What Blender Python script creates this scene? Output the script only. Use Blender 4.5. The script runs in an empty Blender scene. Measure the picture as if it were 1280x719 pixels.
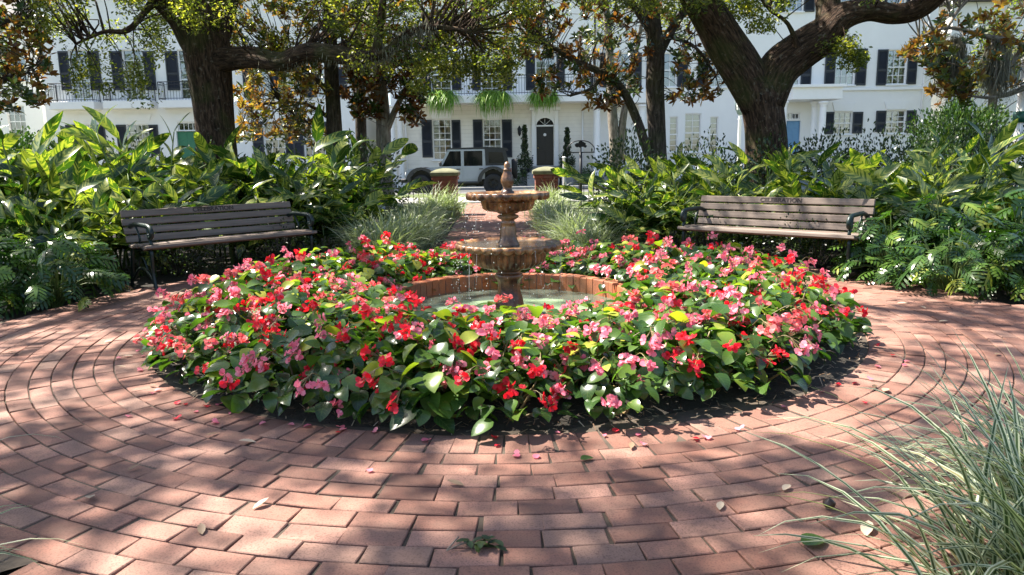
import bpy, bmesh, math, random
import numpy as np
from math import radians, sin, cos, pi, tan
from mathutils import Vector, Matrix

# ------------------------------------------------------------------ camera, world, sun, exposure
C = bpy.context.scene.collection
SC = bpy.context.scene
CAM_H, PITCH, FPX, ROLL = 1.15, radians(9.75), 900.0, radians(0.9)   # camera height (m), downward tilt, focal length in photo pixels, roll
cam_d = bpy.data.cameras.new('camera'); cam = bpy.data.objects.new('camera', cam_d); C.objects.link(cam)
cam.location = (0, 0, CAM_H); cam.rotation_euler = (Matrix.Rotation(pi/2 - PITCH, 3, 'X') @ Matrix.Rotation(-ROLL, 3, 'Z')).to_euler()
cam_d.sensor_width = 36.0; cam_d.lens = FPX/1280*36.0; cam_d.clip_start = 0.05; cam_d.clip_end = 2000
SC.camera = cam

SUN_EL, SUN_AZ = radians(56), radians(-66)              # azimuth from +Y (away from the camera), negative towards -X
sv = Vector((sin(SUN_AZ)*cos(SUN_EL), cos(SUN_AZ)*cos(SUN_EL), sin(SUN_EL)))   # towards the sun
W = bpy.data.worlds.new('World'); SC.world = W; W.use_nodes = True
nt = W.node_tree; bg = nt.nodes['Background']
sky = nt.nodes.new('ShaderNodeTexSky'); sky.sky_type = 'NISHITA'; sky.sun_disc = False
sky.sun_elevation = SUN_EL; sky.sun_rotation = SUN_AZ; sky.air_density = 1.0; sky.dust_density = 1.5; sky.ozone_density = 1.0
nt.links.new(sky.outputs[0], bg.inputs[0]); bg.inputs[1].default_value = 0.08
sun_d = bpy.data.lights.new('sun', 'SUN'); sun = bpy.data.objects.new('sun', sun_d); C.objects.link(sun)
sun_d.energy = 5.0; sun_d.angle = radians(0.5); sun_d.color = (1.0, 0.93, 0.82)
sun.rotation_euler = sv.to_track_quat('Z', 'Y').to_euler()
SC.view_settings.view_transform = 'Standard'; SC.view_settings.look = 'None'
SC.view_settings.exposure = 2.0; SC.view_settings.gamma = 1.0; SC.view_settings.use_curve_mapping = False
SC.render.engine = 'CYCLES'
cy = SC.cycles
cy.use_denoising = True
try: cy.denoiser = 'OPENIMAGEDENOISE'
except Exception: pass
cy.max_bounces = 7; cy.diffuse_bounces = 4; cy.glossy_bounces = 3; cy.transmission_bounces = 5; cy.transparent_max_bounces = 8
cy.caustics_reflective = False; cy.caustics_refractive = False; cy.sample_clamp_indirect = 6.0

rng = np.random.default_rng(7)
random.seed(7)
CT, ST = cos(PITCH), sin(PITCH)
def level(px, py):
    u, v = (px-640)/FPX, (py-359.5)/FPX
    return u*cos(ROLL) - v*sin(ROLL), u*sin(ROLL) + v*cos(ROLL)

def P(px, py, Y):
    """world X, Z of what the photograph shows at pixel px, py if it stands at distance Y"""
    u, v = level(px, py)
    t = Y/(CT - v*ST)
    return np.array((u*t, Y, CAM_H + t*(-ST - v*CT)))
def G(px, py):
    u, v = level(px, py)
    t = CAM_H/(ST + v*CT)
    return np.array((u*t, t*(CT - v*ST), 0.0))

# ------------------------------------------------------------------ mesh builder
class MB:
    def __init__(s): s.V = []; s.F = []; s.T = []; s.S = []; s.n = 0
    def add(s, v, faces, tone=0.5, st=None, smooth=False, mi=0):
        v = np.asarray(v, float).reshape(-1, 3); k = len(v)
        s.V.append(v); s.T.append(np.broadcast_to(np.asarray(tone, float), (k,)))
        s.S.append(np.zeros((k, 3)) if st is None else np.asarray(st, float).reshape(-1, 3))
        if isinstance(faces, np.ndarray): faces = [faces]
        else:
            by = {}
            for f in faces: by.setdefault(len(f), []).append(f)
            faces = [np.array(x) for x in by.values()]
        for f in faces: s.F.append((f + s.n, smooth, mi))
        s.n += k; return s
    def box(s, a, b, ch=0.0, tone=0.5, mi=0, M=None):
        a = np.minimum(a, b), np.maximum(a, b); a, b = a
        ch = min(ch, 0.45*min(b-a))
        if ch <= 0:
            v = np.array([[(a, b)[i][0], (a, b)[j][1], (a, b)[k][2]] for i in (0, 1) for j in (0, 1) for k in (0, 1)])
            f = np.array([[0,1,3,2],[4,6,7,5],[0,4,5,1],[2,3,7,6],[0,2,6,4],[1,5,7,3]])
            if M is not None: v = v @ M[:3,:3].T + M[:3,3]
            return s.add(v, f, tone, None, False, mi)
        v = []; idx = {}
        for i in (0,1):
            for j in (0,1):
                for k in (0,1):
                    for ax in range(3):
                        p = [(a,b)[i][0], (a,b)[j][1], (a,b)[k][2]]
                        for o in range(3):
                            if o != ax: p[o] += ch*(1 if (i,j,k)[o] == 0 else -1)
                        idx[(i,j,k,ax)] = len(v); v.append(p)
        f = []
        for ax in range(3):
            o1, o2 = [o for o in range(3) if o != ax]
            for e in (0,1):
                q = []
                for (p1,p2) in ((0,0),(1,0),(1,1),(0,1)):
                    c = [0,0,0]; c[ax] = e; c[o1] = p1; c[o2] = p2; q.append(idx[(c[0],c[1],c[2],ax)])
                f.append(q)
            for p1 in (0,1):
                for p2 in (0,1):
                    c0 = [0,0,0]; c0[o1] = p1; c0[o2] = p2; c1 = list(c0); c1[ax] = 1
                    f.append([idx[(*c0,o1)], idx[(*c0,o2)], idx[(*c1,o2)], idx[(*c1,o1)]])
        for i in (0,1):
            for j in (0,1):
                for k in (0,1): f.append([idx[(i,j,k,0)], idx[(i,j,k,1)], idx[(i,j,k,2)]])
        v = np.array(v, float); ctr = (a+b)/2
        ff = []
        for q in f:
            p = v[q]; nrm = np.cross(p[1]-p[0], p[2]-p[0])
            ff.append(q if np.dot(nrm, p.mean(0)-ctr) > 0 else q[::-1])
        if M is not None: v = v @ M[:3,:3].T + M[:3,3]
        return s.add(v, ff, tone, None, False, mi)
    def tube(s, pts, rad, n=10, jit=0.0, tone=0.5, cap=True, mi=0, smooth=True, seed=0, stl=3.0):
        pts = np.asarray(pts, float); m = len(pts); rad = np.broadcast_to(np.asarray(rad, float), (m,))
        d = np.gradient(pts, axis=0); d /= np.linalg.norm(d, axis=1)[:, None] + 1e-9
        up = np.array((0,0,1.0)) if abs(d[0][2]) < 0.9 else np.array((1.0,0,0))
        A = np.cross(d[0], up); A /= np.linalg.norm(A); fr = []
        for i in range(m):
            A = A - d[i]*np.dot(A, d[i]); A /= np.linalg.norm(A); fr.append((A.copy(), np.cross(d[i], A)))
        th = np.linspace(0, 2*pi, n, endpoint=False); r_ = np.random.default_rng(seed+11)
        V = []; S = []; L = np.concatenate(([0], np.cumsum(np.linalg.norm(np.diff(pts, axis=0), axis=1))))
        ph = r_.uniform(0, 6.28, 4)
        for i in range(m):
            j = 1 + (jit*(0.5*np.sin(3*th+ph[0]+L[i]*1.3) + 0.35*np.sin(5*th+ph[1]-L[i]*2.1) + 0.3*np.sin(2*th+ph[2]+L[i]*3.1)) if jit else 0*th)
            rr = (rad[i]*j)[:, None]
            V.append(pts[i] + rr*(np.cos(th)[:, None]*fr[i][0] + np.sin(th)[:, None]*fr[i][1]))
            S.append(np.stack([np.cos(th)*rad[i]*stl, np.sin(th)*rad[i]*stl, np.full(n, L[i])], 1))
        i, j = np.meshgrid(np.arange(m-1), np.arange(n), indexing='ij'); j2 = (j+1) % n
        f = np.stack([i*n+j, i*n+j2, (i+1)*n+j2, (i+1)*n+j], -1).reshape(-1, 4)
        F = [list(q) for q in f]
        if cap: F += [list(range(n))[::-1], list(range((m-1)*n, m*n))]
        return s.add(np.concatenate(V), F, tone, np.concatenate(S), smooth, mi)
    def lathe(s, prof, n=48, mod=None, tone=0.5, smooth=True, c=(0,0,0), mi=0, cap=False):
        """prof: (r, z) rows; mod(i, phi) -> radius factor"""
        m = len(prof); th = np.linspace(0, 2*pi, n, endpoint=False); V = []
        for i, (r, z) in enumerate(prof):
            k = np.ones(n) if mod is None else mod(i, th)
            if isinstance(k, tuple): k, dz = k
            else: dz = 0*th
            V.append(np.stack([r*k*np.cos(th)+c[0], r*k*np.sin(th)+c[1], z+dz+c[2]], 1))
        i, j = np.meshgrid(np.arange(m-1), np.arange(n), indexing='ij'); j2 = (j+1) % n
        f = np.stack([i*n+j, i*n+j2, (i+1)*n+j2, (i+1)*n+j], -1).reshape(-1, 4)
        F = [list(q) for q in f]
        if cap: F += [list(range(n))[::-1], list(range((m-1)*n, m*n))]
        return s.add(np.concatenate(V), F, tone, None, smooth, mi)
    def prism(s, poly, t0, t1, axes=(0,2,1), tone=0.5, mi=0):
        """poly in plane axes[0], axes[1]; thickness along axes[2] from t0 to t1"""
        m = len(poly); V = np.zeros((2*m, 3))
        for e, t in enumerate((t0, t1)):
            for i, (a, b) in enumerate(poly): V[e*m+i, axes[0]] = a; V[e*m+i, axes[1]] = b; V[e*m+i, axes[2]] = t
        F = [list(range(m)), list(range(m, 2*m))[::-1]] + [[i, i+m, (i+1) % m+m, (i+1) % m] for i in range(m)]
        return s.add(V, F, tone, None, False, mi)
    def blades(s, O, D, Sd, L, Wd, prof, bend=0.0, n=4, cols=3, fold=0.2, asym=0.0, tone=None, mi=0, twist=0.0, bpow=1.3):
        """k leaves at once: origin O, direction D, side Sd, length L, half-width Wd*prof(s), bending down by bend (rad)"""
        O, D, Sd = (np.asarray(x, float).reshape(-1, 3) for x in (O, D, Sd)); k = len(O)
        g = lambda x: np.broadcast_to(np.asarray(x, float), (k,))
        L, Wd, bend, twist = g(L), g(Wd), g(bend), g(twist)
        D = D/np.linalg.norm(D, axis=1)[:, None]; Sd = Sd - D*np.sum(D*Sd, 1)[:, None]; Sd = Sd/(np.linalg.norm(Sd, axis=1)[:, None]+1e-9)
        U = np.cross(D, Sd); sg = np.linspace(0, 1, n+1)
        b = bend[:, None]*sg[None]**bpow
        d = D[:, None]*np.cos(b)[..., None] - U[:, None]*np.sin(b)[..., None]
        u = D[:, None]*np.sin(b)[..., None] + U[:, None]*np.cos(b)[..., None]
        mid = 0.5*(d[:, 1:]+d[:, :-1])*(L/n)[:, None, None]
        pos = O[:, None] + np.concatenate([np.zeros((k,1,3)), np.cumsum(mid, 1)], 1)
        w = (Wd[:, None]*np.array([prof(x) for x in sg])[None])[..., None]
        S3 = np.repeat(Sd[:, None], n+1, 1)
        if np.any(twist):
            a = (twist[:, None]*sg[None])[..., None]; S3, u = S3*np.cos(a)+u*np.sin(a), u*np.cos(a)-S3*np.sin(a)
        up = u*sin(fold); sd = S3*cos(fold)
        if cols == 3: V = np.stack([pos+(sd*(1+asym)+up)*w, pos, pos+(-sd*(1-asym)+up)*w], 2); us = (1., 0., -1.)
        else: V = np.stack([pos+sd*w, pos-sd*w], 2); us = (1., -1.)
        c = len(us)
        tn = rng.random(k) if tone is None else g(tone)
        stv = np.zeros((k, n+1, c, 3)); stv[..., 0] = np.array(us)[None, None]; stv[..., 1] = sg[None, :, None]; stv[..., 2] = tn[:, None, None]
        i, j = np.meshgrid(np.arange(n), np.arange(c-1), indexing='ij')
        f1 = np.stack([i*c+j, i*c+j+1, (i+1)*c+j+1, (i+1)*c+j], -1).reshape(-1, 4)
        f = (f1[None] + (np.arange(k)*(n+1)*c)[:, None, None]).reshape(-1, 4)
        return s.add(V.reshape(-1, 3), f, np.repeat(tn, (n+1)*c), stv.reshape(-1, 3), True, mi)
    def mesh(s, name, mats):
        me = bpy.data.meshes.new(name)
        if not isinstance(mats, (list, tuple)): mats = [mats]
        for m in mats: me.materials.append(m)
        V = np.concatenate(s.V); me.vertices.add(len(V)); me.vertices.foreach_set('co', V.astype(np.float32).ravel())
        vi = np.concatenate([f.ravel() for f, _, _ in s.F]); siz = np.concatenate([np.full(len(f), f.shape[1]) for f, _, _ in s.F])
        me.loops.add(len(vi)); me.loops.foreach_set('vertex_index', vi.astype(np.int32))
        me.polygons.add(len(siz)); me.polygons.foreach_set('loop_start', np.concatenate(([0], np.cumsum(siz)[:-1])).astype(np.int32))
        me.polygons.foreach_set('use_smooth', np.concatenate([np.full(len(f), sm) for f, sm, _ in s.F]))
        me.polygons.foreach_set('material_index', np.concatenate([np.full(len(f), mi) for f, _, mi in s.F]).astype(np.int32))
        me.update(calc_edges=True); me.validate()
        a = me.attributes.new('tone', 'FLOAT', 'POINT'); a.data.foreach_set('value', np.concatenate(s.T).astype(np.float32))
        a = me.attributes.new('st', 'FLOAT_VECTOR', 'POINT'); a.data.foreach_set('vector', np.concatenate(s.S).astype(np.float32).ravel())
        return me
    def build(s, name, mats, parent=None, loc=None):
        """link as one object; with a parent, vertices are given in the world frame unless the parent sits at the origin when built"""
        me = s.mesh(name, mats); o = bpy.data.objects.new(name, me); C.objects.link(o)
        if loc is not None: o.location = loc
        if parent is not None:
            o.parent = parent
        return o

def tag(o, label=None, cat=None, group=None, kind=None):
    if label: o['label'] = label
    if cat: o['category'] = cat
    if group: o['group'] = group
    if kind: o['kind'] = kind
    return o
def thing(name, label, cat, loc=(0,0,0), rz=0.0, group=None):
    o = bpy.data.objects.new(name, None); C.objects.link(o); o.location = loc; o.rotation_euler = (0,0,rz); o.empty_display_size = 0.1
    return tag(o, label, cat, group)
KIDS = {}
def copy_tree(o, parent=None):
    c = o.copy(); C.objects.link(c)
    if parent is not None: c.parent = parent
    for ch in kids(o): copy_tree(ch, c)
    return c
def kids(o): return list(o.children)
def off(mb, loc):
    """shift a builder's vertices from the world frame into the frame of a thing at loc"""
    mb.V = [v - np.asarray(loc, float) for v in mb.V]; return mb
def crom(pts, n=6):
    pts = np.asarray(pts, float); p = np.concatenate([[2*pts[0]-pts[1]], pts, [2*pts[-1]-pts[-2]]]); out = []
    for i in range(1, len(p)-2):
        for t in np.linspace(0, 1, n, endpoint=False):
            a, b, c, d = p[i-1], p[i], p[i+1], p[i+2]
            out.append(0.5*(2*b + (c-a)*t + (2*a-5*b+4*c-d)*t*t + (3*b-a-3*c+d)*t**3))
    out.append(p[-2]); return np.array(out)
def unit(v): v = np.asarray(v, float); return v/(np.linalg.norm(v, axis=-1, keepdims=True)+1e-9)
def rdir(k, zmin=-1.0):
    z = rng.uniform(zmin, 1, k); a = rng.uniform(0, 2*pi, k); r = np.sqrt(1-z*z); return np.stack([r*np.cos(a), r*np.sin(a), z], 1)

# ------------------------------------------------------------------ materials
def nodes(name):
    m = bpy.data.materials.new(name); m.use_nodes = True; t = m.node_tree; b = t.nodes['Principled BSDF']; return m, t, b
def ramp(t, stops, src=None):
    r = t.nodes.new('ShaderNodeValToRGB'); e = r.color_ramp.elements
    while len(e) < len(stops): e.new(0.5)
    for x, (p, c) in zip(e, stops): x.position = p; x.color = (*c, 1) if len(c) == 3 else c
    if src is not None: t.links.new(src, r.inputs[0])
    return r
def attr(t, n):
    a = t.nodes.new('ShaderNodeAttribute'); a.attribute_name = n; return a
def noise(t, scale, detail=4, vec=None, rough=0.55):
    n = t.nodes.new('ShaderNodeTexNoise'); n.inputs['Scale'].default_value = scale; n.inputs['Detail'].default_value = detail; n.inputs['Roughness'].default_value = rough
    if vec is not None: t.links.new(vec, n.inputs['Vector'])
    return n
def coords(t, which='Object', scale=None):
    c = t.nodes.new('ShaderNodeTexCoord')
    if scale is None: return c.outputs[which]
    m = t.nodes.new('ShaderNodeMapping'); m.inputs['Scale'].default_value = scale; t.links.new(c.outputs[which], m.inputs[0]); return m.outputs[0]
def mix(t, f, a, b, mode='MIX'):
    m = t.nodes.new('ShaderNodeMix'); m.data_type = 'RGBA'; m.blend_type = mode
    for s, v in ((m.inputs[0], f), (m.inputs[6], a), (m.inputs[7], b)):
        if hasattr(v, 'links'): t.links.new(v, s)
        elif isinstance(v, (tuple, list)): s.default_value = (*v, 1) if len(v) == 3 else v
        else: s.default_value = v
    return m.outputs[2]
def mth(t, op, a, b=0.0):
    m = t.nodes.new('ShaderNodeMath'); m.operation = op
    for s, v in zip(m.inputs, (a, b)):
        if hasattr(v, 'links'): t.links.new(v, s)
        else: s.default_value = v
    return m.outputs[0]
def bump(t, b, h, strength=0.5, dist=0.01):
    n = t.nodes.new('ShaderNodeBump'); n.inputs['Strength'].default_value = strength; n.inputs['Distance'].default_value = dist
    t.links.new(h, n.inputs['Height']); t.links.new(n.outputs[0], b.inputs['Normal'])
def plain(name, col, rough=0.6, metal=0.0, var=0.12, scale=6.0, bmp=0.0, spec=0.5, bscale=60):
    m, t, b = nodes(name)
    n = noise(t, scale, 5, coords(t)); r = ramp(t, [(0.25, [max(0, c*(1-var)) for c in col]), (0.75, [min(1, c*(1+var)) for c in col])], n.outputs[0])
    t.links.new(r.outputs[0], b.inputs['Base Color']); b.inputs['Roughness'].default_value = rough; b.inputs['Metallic'].default_value = metal
    b.inputs['Specular IOR Level'].default_value = spec
    if bmp: bump(t, b, noise(t, bscale, 4, coords(t)).outputs[0], bmp, 0.004)
    return m
def leafmat(name, stops, rough=0.4, trans=0.4, tcol=None, spec=0.5, back=None, vein=0.0, custom=None):
    m, t, b = nodes(name); a = attr(t, 'tone')
    col = ramp(t, stops, a.outputs['Fac']).outputs[0]
    if custom: col = custom(t, col, a)
    if vein:
        s = attr(t, 'st'); sx = t.nodes.new('ShaderNodeSeparateXYZ'); t.links.new(s.outputs['Vector'], sx.inputs[0])
        c = mth(t, 'SUBTRACT', mth(t, 'MULTIPLY', sx.outputs[1], 6.5), mth(t, 'MULTIPLY', mth(t, 'ABSOLUTE', sx.outputs[0]), 1.6))
        sn = mth(t, 'GREATER_THAN', mth(t, 'SINE', mth(t, 'MULTIPLY', c, 6.28)), 0.9)
        md = mth(t, 'LESS_THAN', mth(t, 'ABSOLUTE', sx.outputs[0]), 0.05)
        col = mix(t, mth(t, 'MULTIPLY', mth(t, 'MAXIMUM', sn, md), vein), col, (0.14, 0.21, 0.07))
    if back:
        g = t.nodes.new('ShaderNodeNewGeometry'); bk = ramp(t, back, a.outputs['Fac']).outputs[0]; col = mix(t, g.outputs['Backfacing'], col, bk)
    t.links.new(col, b.inputs['Base Color']); b.inputs['Roughness'].default_value = rough; b.inputs['Specular IOR Level'].default_value = spec
    tr = t.nodes.new('ShaderNodeBsdfTranslucent')
    tc = mix(t, 1.0, col, tcol or (1.6, 2.0, 0.6), 'MULTIPLY'); t.links.new(tc, tr.inputs[0])
    mx = t.nodes.new('ShaderNodeMixShader'); mx.inputs[0].default_value = trans
    t.links.new(b.outputs[0], mx.inputs[1]); t.links.new(tr.outputs[0], mx.inputs[2]); t.links.new(mx.outputs[0], t.nodes['Material Output'].inputs[0])
    return m

M = {}
def mat_brick(name, stops, mortar=False):
    m, t, b = nodes(name); a = attr(t, 'tone'); base = ramp(t, stops, a.outputs['Fac']).outputs[0]
    o = coords(t); n1 = noise(t, 9, 5, o); n2 = noise(t, 160, 3, o); n3 = noise(t, 1.3, 3, o)
    c = mix(t, ramp(t, [(0.35, (0,0,0)), (0.75, (0.75,)*3)], n1.outputs[0]).outputs[0], base, (0.135, 0.082, 0.062))
    c = mix(t, ramp(t, [(0.45, (0,0,0)), (0.8, (0.6,)*3)], n3.outputs[0]).outputs[0], c, (0.25, 0.155, 0.125))
    c = mix(t, ramp(t, [(0.50, (0,0,0)), (0.66, (0.6,)*3)], n2.outputs[0]).outputs[0], c, (0.075, 0.042, 0.033))
    t.links.new(c, b.inputs['Base Color']); b.inputs['Roughness'].default_value = 0.82; b.inputs['Specular IOR Level'].default_value = 0.3
    bump(t, b, noise(t, 220, 4, o).outputs[0], 0.45, 0.003); return m
M['brick'] = mat_brick('paving_brick', [(0, (0.14, 0.064, 0.047)), (0.2, (0.225, 0.102, 0.072)), (0.55, (0.275, 0.132, 0.095)), (0.85, (0.325, 0.172, 0.13)), (1, (0.215, 0.13, 0.10))])
M['orange_brick'] = mat_brick('pool_brick', [(0, (0.34, 0.075, 0.02)), (0.5, (0.50, 0.13, 0.035)), (1, (0.38, 0.14, 0.06))])
M['pier_brick'] = mat_brick('pier_brick', [(0, (0.20, 0.055, 0.035)), (0.5, (0.28, 0.075, 0.05)), (1, (0.24, 0.10, 0.07))])
def mat_soil():
    m, t, b = nodes('mulch_soil'); o = coords(t); n = noise(t, 55, 6, o, 0.7); n2 = noise(t, 3, 3, o)
    c = ramp(t, [(0.3, (0.006, 0.005, 0.004)), (0.55, (0.028, 0.02, 0.014)), (0.78, (0.085, 0.06, 0.042))], n.outputs[0]).outputs[0]
    t.links.new(mix(t, n2.outputs[0], c, (0.02, 0.016, 0.01)), b.inputs['Base Color']); b.inputs['Roughness'].default_value = 0.95
    bump(t, b, n.outputs[0], 1.0, 0.03); return m
M['soil'] = mat_soil()
def mat_lawn():
    m, t, b = nodes('lawn_grass'); o = coords(t); n = noise(t, 40, 6, o, 0.7); n2 = noise(t, 0.7, 3, o)
    c = ramp(t, [(0.3, (0.03, 0.06, 0.012)), (0.7, (0.11, 0.17, 0.04))], n.outputs[0]).outputs[0]
    t.links.new(mix(t, n2.outputs[0], c, (0.12, 0.13, 0.05)), b.inputs['Base Color']); b.inputs['Roughness'].default_value = 0.9
    bump(t, b, n.outputs[0], 1.0, 0.05); return m
M['lawn'] = mat_lawn()
M['asphalt'] = plain('asphalt', (0.06, 0.06, 0.062), 0.9, var=0.25, scale=30, bmp=0.4)
M['concrete'] = plain('concrete', (0.30, 0.29, 0.275), 0.85, var=0.15, scale=3, bmp=0.2)
M['stucco'] = plain('white_stucco', (0.85, 0.825, 0.785), 0.8, var=0.03, scale=1.5, bmp=0.15)
M['trim'] = plain('white_trim', (0.84, 0.82, 0.79), 0.5, var=0.02)
def mat_siding():
    m, t, b = nodes('bounce_tinted_cream_siding'); o = coords(t); s = t.nodes.new('ShaderNodeSeparateXYZ'); t.links.new(o, s.inputs[0])
    w = mth(t, 'FRACT', mth(t, 'MULTIPLY', s.outputs[2], 5.0)); n = noise(t, 2, 4, o)
    c = ramp(t, [(0.3, (0.74, 0.69, 0.60)), (0.7, (0.82, 0.77, 0.68))], n.outputs[0]).outputs[0]  # cream includes warm ground bounce put into the wall colour
    t.links.new(mix(t, mth(t, 'MULTIPLY', mth(t, 'LESS_THAN', w, 0.07), 0.35), c, (0.45, 0.42, 0.37)), b.inputs['Base Color'])
    b.inputs['Roughness'].default_value = 0.6; bump(t, b, w, 0.6, 0.02); return m
M['siding'] = mat_siding()
M['shutter'] = plain('black_shutter_paint', (0.022, 0.025, 0.032), 0.5, var=0.15)
M['iron'] = plain('black_iron', (0.012, 0.013, 0.015), 0.45, 0.3, var=0.3)
M['roof'] = plain('roof_shingle', (0.10, 0.095, 0.09), 0.9, var=0.25, scale=12, bmp=0.4)
M['greendoor'] = plain('green_door_paint', (0.03, 0.17, 0.09), 0.4, var=0.06)
M['bluedoor'] = plain('blue_door_paint', (0.14, 0.30, 0.48), 0.4, var=0.06)
M['reddoor'] = plain('red_door_paint', (0.30, 0.035, 0.03), 0.4, var=0.06)
M['blackdoor'] = plain('black_door_paint', (0.010, 0.010, 0.012), 0.3, var=0.1)
M['brass'] = plain('brass', (0.6, 0.42, 0.14), 0.3, 1.0)
M['curtain'] = plain('curtain_cloth', (0.72, 0.70, 0.66), 0.9, var=0.1, scale=14)
M['interior'] = plain('dim_interior', (0.10, 0.085, 0.07), 0.9)
def mat_glass():
    m, t, b = nodes('window_glass')
    tr = t.nodes.new('ShaderNodeBsdfTransparent'); tr.inputs[0].default_value = (0.82, 0.86, 0.86, 1)
    gl = t.nodes.new('ShaderNodeBsdfGlossy'); gl.inputs['Roughness'].default_value = 0.03
    fr = t.nodes.new('ShaderNodeFresnel'); fr.inputs[0].default_value = 1.6
    k = mth(t, 'MULTIPLY', mth(t, 'ADD', fr.outputs[0], 0.09), 1.3)
    mx = t.nodes.new('ShaderNodeMixShader'); t.links.new(k, mx.inputs[0]); t.links.new(tr.outputs[0], mx.inputs[1]); t.links.new(gl.outputs[0], mx.inputs[2])
    t.links.new(mx.outputs[0], t.nodes['Material Output'].inputs[0]); return m
M['glass'] = mat_glass()
M['carglass'] = plain('tinted_car_glass', (0.006, 0.008, 0.009), 0.05, var=0.0, spec=0.3)
def mat_bark(name, c0, c1, c2, sc=1.0, moss=0.0, st=0.9):
    m, t, b = nodes(name); a = attr(t, 'st'); mp = t.nodes.new('ShaderNodeMapping'); mp.inputs['Scale'].default_value = (9*sc, 9*sc, 5.0*sc)
    t.links.new(a.outputs['Vector'], mp.inputs[0]); n = noise(t, 1.0, 6, mp.outputs[0], 0.65); o = coords(t); n2 = noise(t, 1.4, 4, o); n3 = noise(t, 14, 4, o)
    c = ramp(t, [(0.36, c0), (0.52, c1), (0.72, c2)], n.outputs[0]).outputs[0]
    if moss:
        c = mix(t, ramp(t, [(0.5, (0,0,0)), (0.62, (moss,)*3)], n2.outputs[0]).outputs[0], c, (0.055, 0.075, 0.018))
        c = mix(t, ramp(t, [(0.6, (0,0,0)), (0.72, (0.5,)*3)], n3.outputs[0]).outputs[0], c, (0.22, 0.20, 0.17))
    t.links.new(c, b.inputs['Base Color']); b.inputs['Roughness'].default_value = 0.95; b.inputs['Specular IOR Level'].default_value = 0.2
    bump(t, b, n.outputs[0], st, 0.05); return m
M['oakbark'] = mat_bark('oak_bark', (0.012, 0.008, 0.006), (0.058, 0.036, 0.025), (0.155, 0.10, 0.07), moss=0.4, st=1.0)
M['palebark'] = mat_bark('pale_bark', (0.10, 0.085, 0.07), (0.22, 0.19, 0.16), (0.36, 0.33, 0.29), moss=0.3, st=0.35)
M['darkbark'] = mat_bark('dark_bark', (0.03, 0.024, 0.02), (0.075, 0.06, 0.05), (0.15, 0.125, 0.10), moss=0.3, st=0.5)
def mat_wood():
    m, t, b = nodes('weathered_teak'); o = coords(t, 'Object', (1.2, 22, 22)); n = noise(t, 2.0, 6, o, 0.6); n2 = noise(t, 3, 3, coords(t)); a = attr(t, 'tone')
    c = ramp(t, [(0.28, (0.05, 0.036, 0.028)), (0.5, (0.15, 0.112, 0.088)), (0.72, (0.26, 0.205, 0.17))], n.outputs[0]).outputs[0]
    c = mix(t, mth(t, 'MULTIPLY', a.outputs['Fac'], 0.5), c, (0.09, 0.06, 0.043)); c = mix(t, mth(t, 'MULTIPLY', n2.outputs[0], 0.35), c, (0.19, 0.145, 0.12))
    t.links.new(c, b.inputs['Base Color']); b.inputs['Roughness'].default_value = 0.6; bump(t, b, n.outputs[0], 0.4, 0.004); return m
M['wood'] = mat_wood()
M['carved'] = plain('carved_wood', (0.035, 0.025, 0.02), 0.8, var=0.4, scale=30)
M['castiron'] = plain('green_black_cast_iron', (0.007, 0.017, 0.015), 0.4, 0.2, var=0.4, bmp=0.2)
def mat_fountain():
    m, t, b = nodes('weathered_cast_stone'); o = coords(t); n = noise(t, 7, 6, o, 0.65); n2 = noise(t, 30, 5, o, 0.7); mp = coords(t, 'Object', (14, 14, 2.2)); n3 = noise(t, 1.0, 4, mp)
    c = ramp(t, [(0.30, (0.018, 0.010, 0.006)), (0.44, (0.11, 0.046, 0.019)), (0.57, (0.27, 0.135, 0.052)), (0.70, (0.46, 0.31, 0.16))], n.outputs[0]).outputs[0]
    c = mix(t, ramp(t, [(0.45, (0,0,0)), (0.65, (0.8,)*3)], n3.outputs[0]).outputs[0], c, (0.025, 0.013, 0.008))
    c = mix(t, ramp(t, [(0.55, (0,0,0)), (0.75, (0.5,)*3)], n2.outputs[0]).outputs[0], c, (0.33, 0.22, 0.13))
    t.links.new(c, b.inputs['Base Color']); b.inputs['Roughness'].default_value = 0.30; b.inputs['Specular IOR Level'].default_value = 0.6
    bump(t, b, n2.outputs[0], 0.5, 0.008); return m
M['fountain'] = mat_fountain()
def mat_water(name, col, rough=0.06, bsc=14, alpha=0.55):
    m, t, b = nodes(name); b.inputs['Base Color'].default_value = (*col, 1); b.inputs['Roughness'].default_value = rough; b.inputs['IOR'].default_value = 1.33
    b.inputs['Transmission Weight'].default_value = 0.0
    n = noise(t, bsc, 3, coords(t)); bump(t, b, n.outputs[0], 0.5, 0.02)
    tr = t.nodes.new('ShaderNodeBsdfTransparent'); tr.inputs[0].default_value = (0.75, 0.86, 0.70, 1); mx = t.nodes.new('ShaderNodeMixShader'); mx.inputs[0].default_value = alpha
    t.links.new(b.outputs[0], mx.inputs[1]); t.links.new(tr.outputs[0], mx.inputs[2]); t.links.new(mx.outputs[0], t.nodes['Material Output'].inputs[0]); return m
M['water'] = mat_water('pool_water', (0.19, 0.24, 0.20), 0.04, 10, 0.62)
M['bowlwater'] = mat_water('bowl_water', (0.10, 0.09, 0.08), 0.05, 40, 0.3)
M['drop'] = mat_water('falling_drops', (0.75, 0.78, 0.80), 0.1, 10, 0.35)
M['poolfloor'] = plain('pale_pool_floor', (0.58, 0.62, 0.53), 0.8, var=0.2, scale=4)
M['cap'] = plain('mossy_cap_stone', (0.14, 0.14, 0.08), 0.9, var=0.35, scale=7, bmp=0.4)
M['carpaint'] = plain('silver_car_paint', (0.31, 0.345, 0.40), 0.25, 0.1, var=0.02)
M['softtop'] = plain('black_soft_top', (0.022, 0.023, 0.026), 0.75, var=0.15, bmp=0.1)
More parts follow.
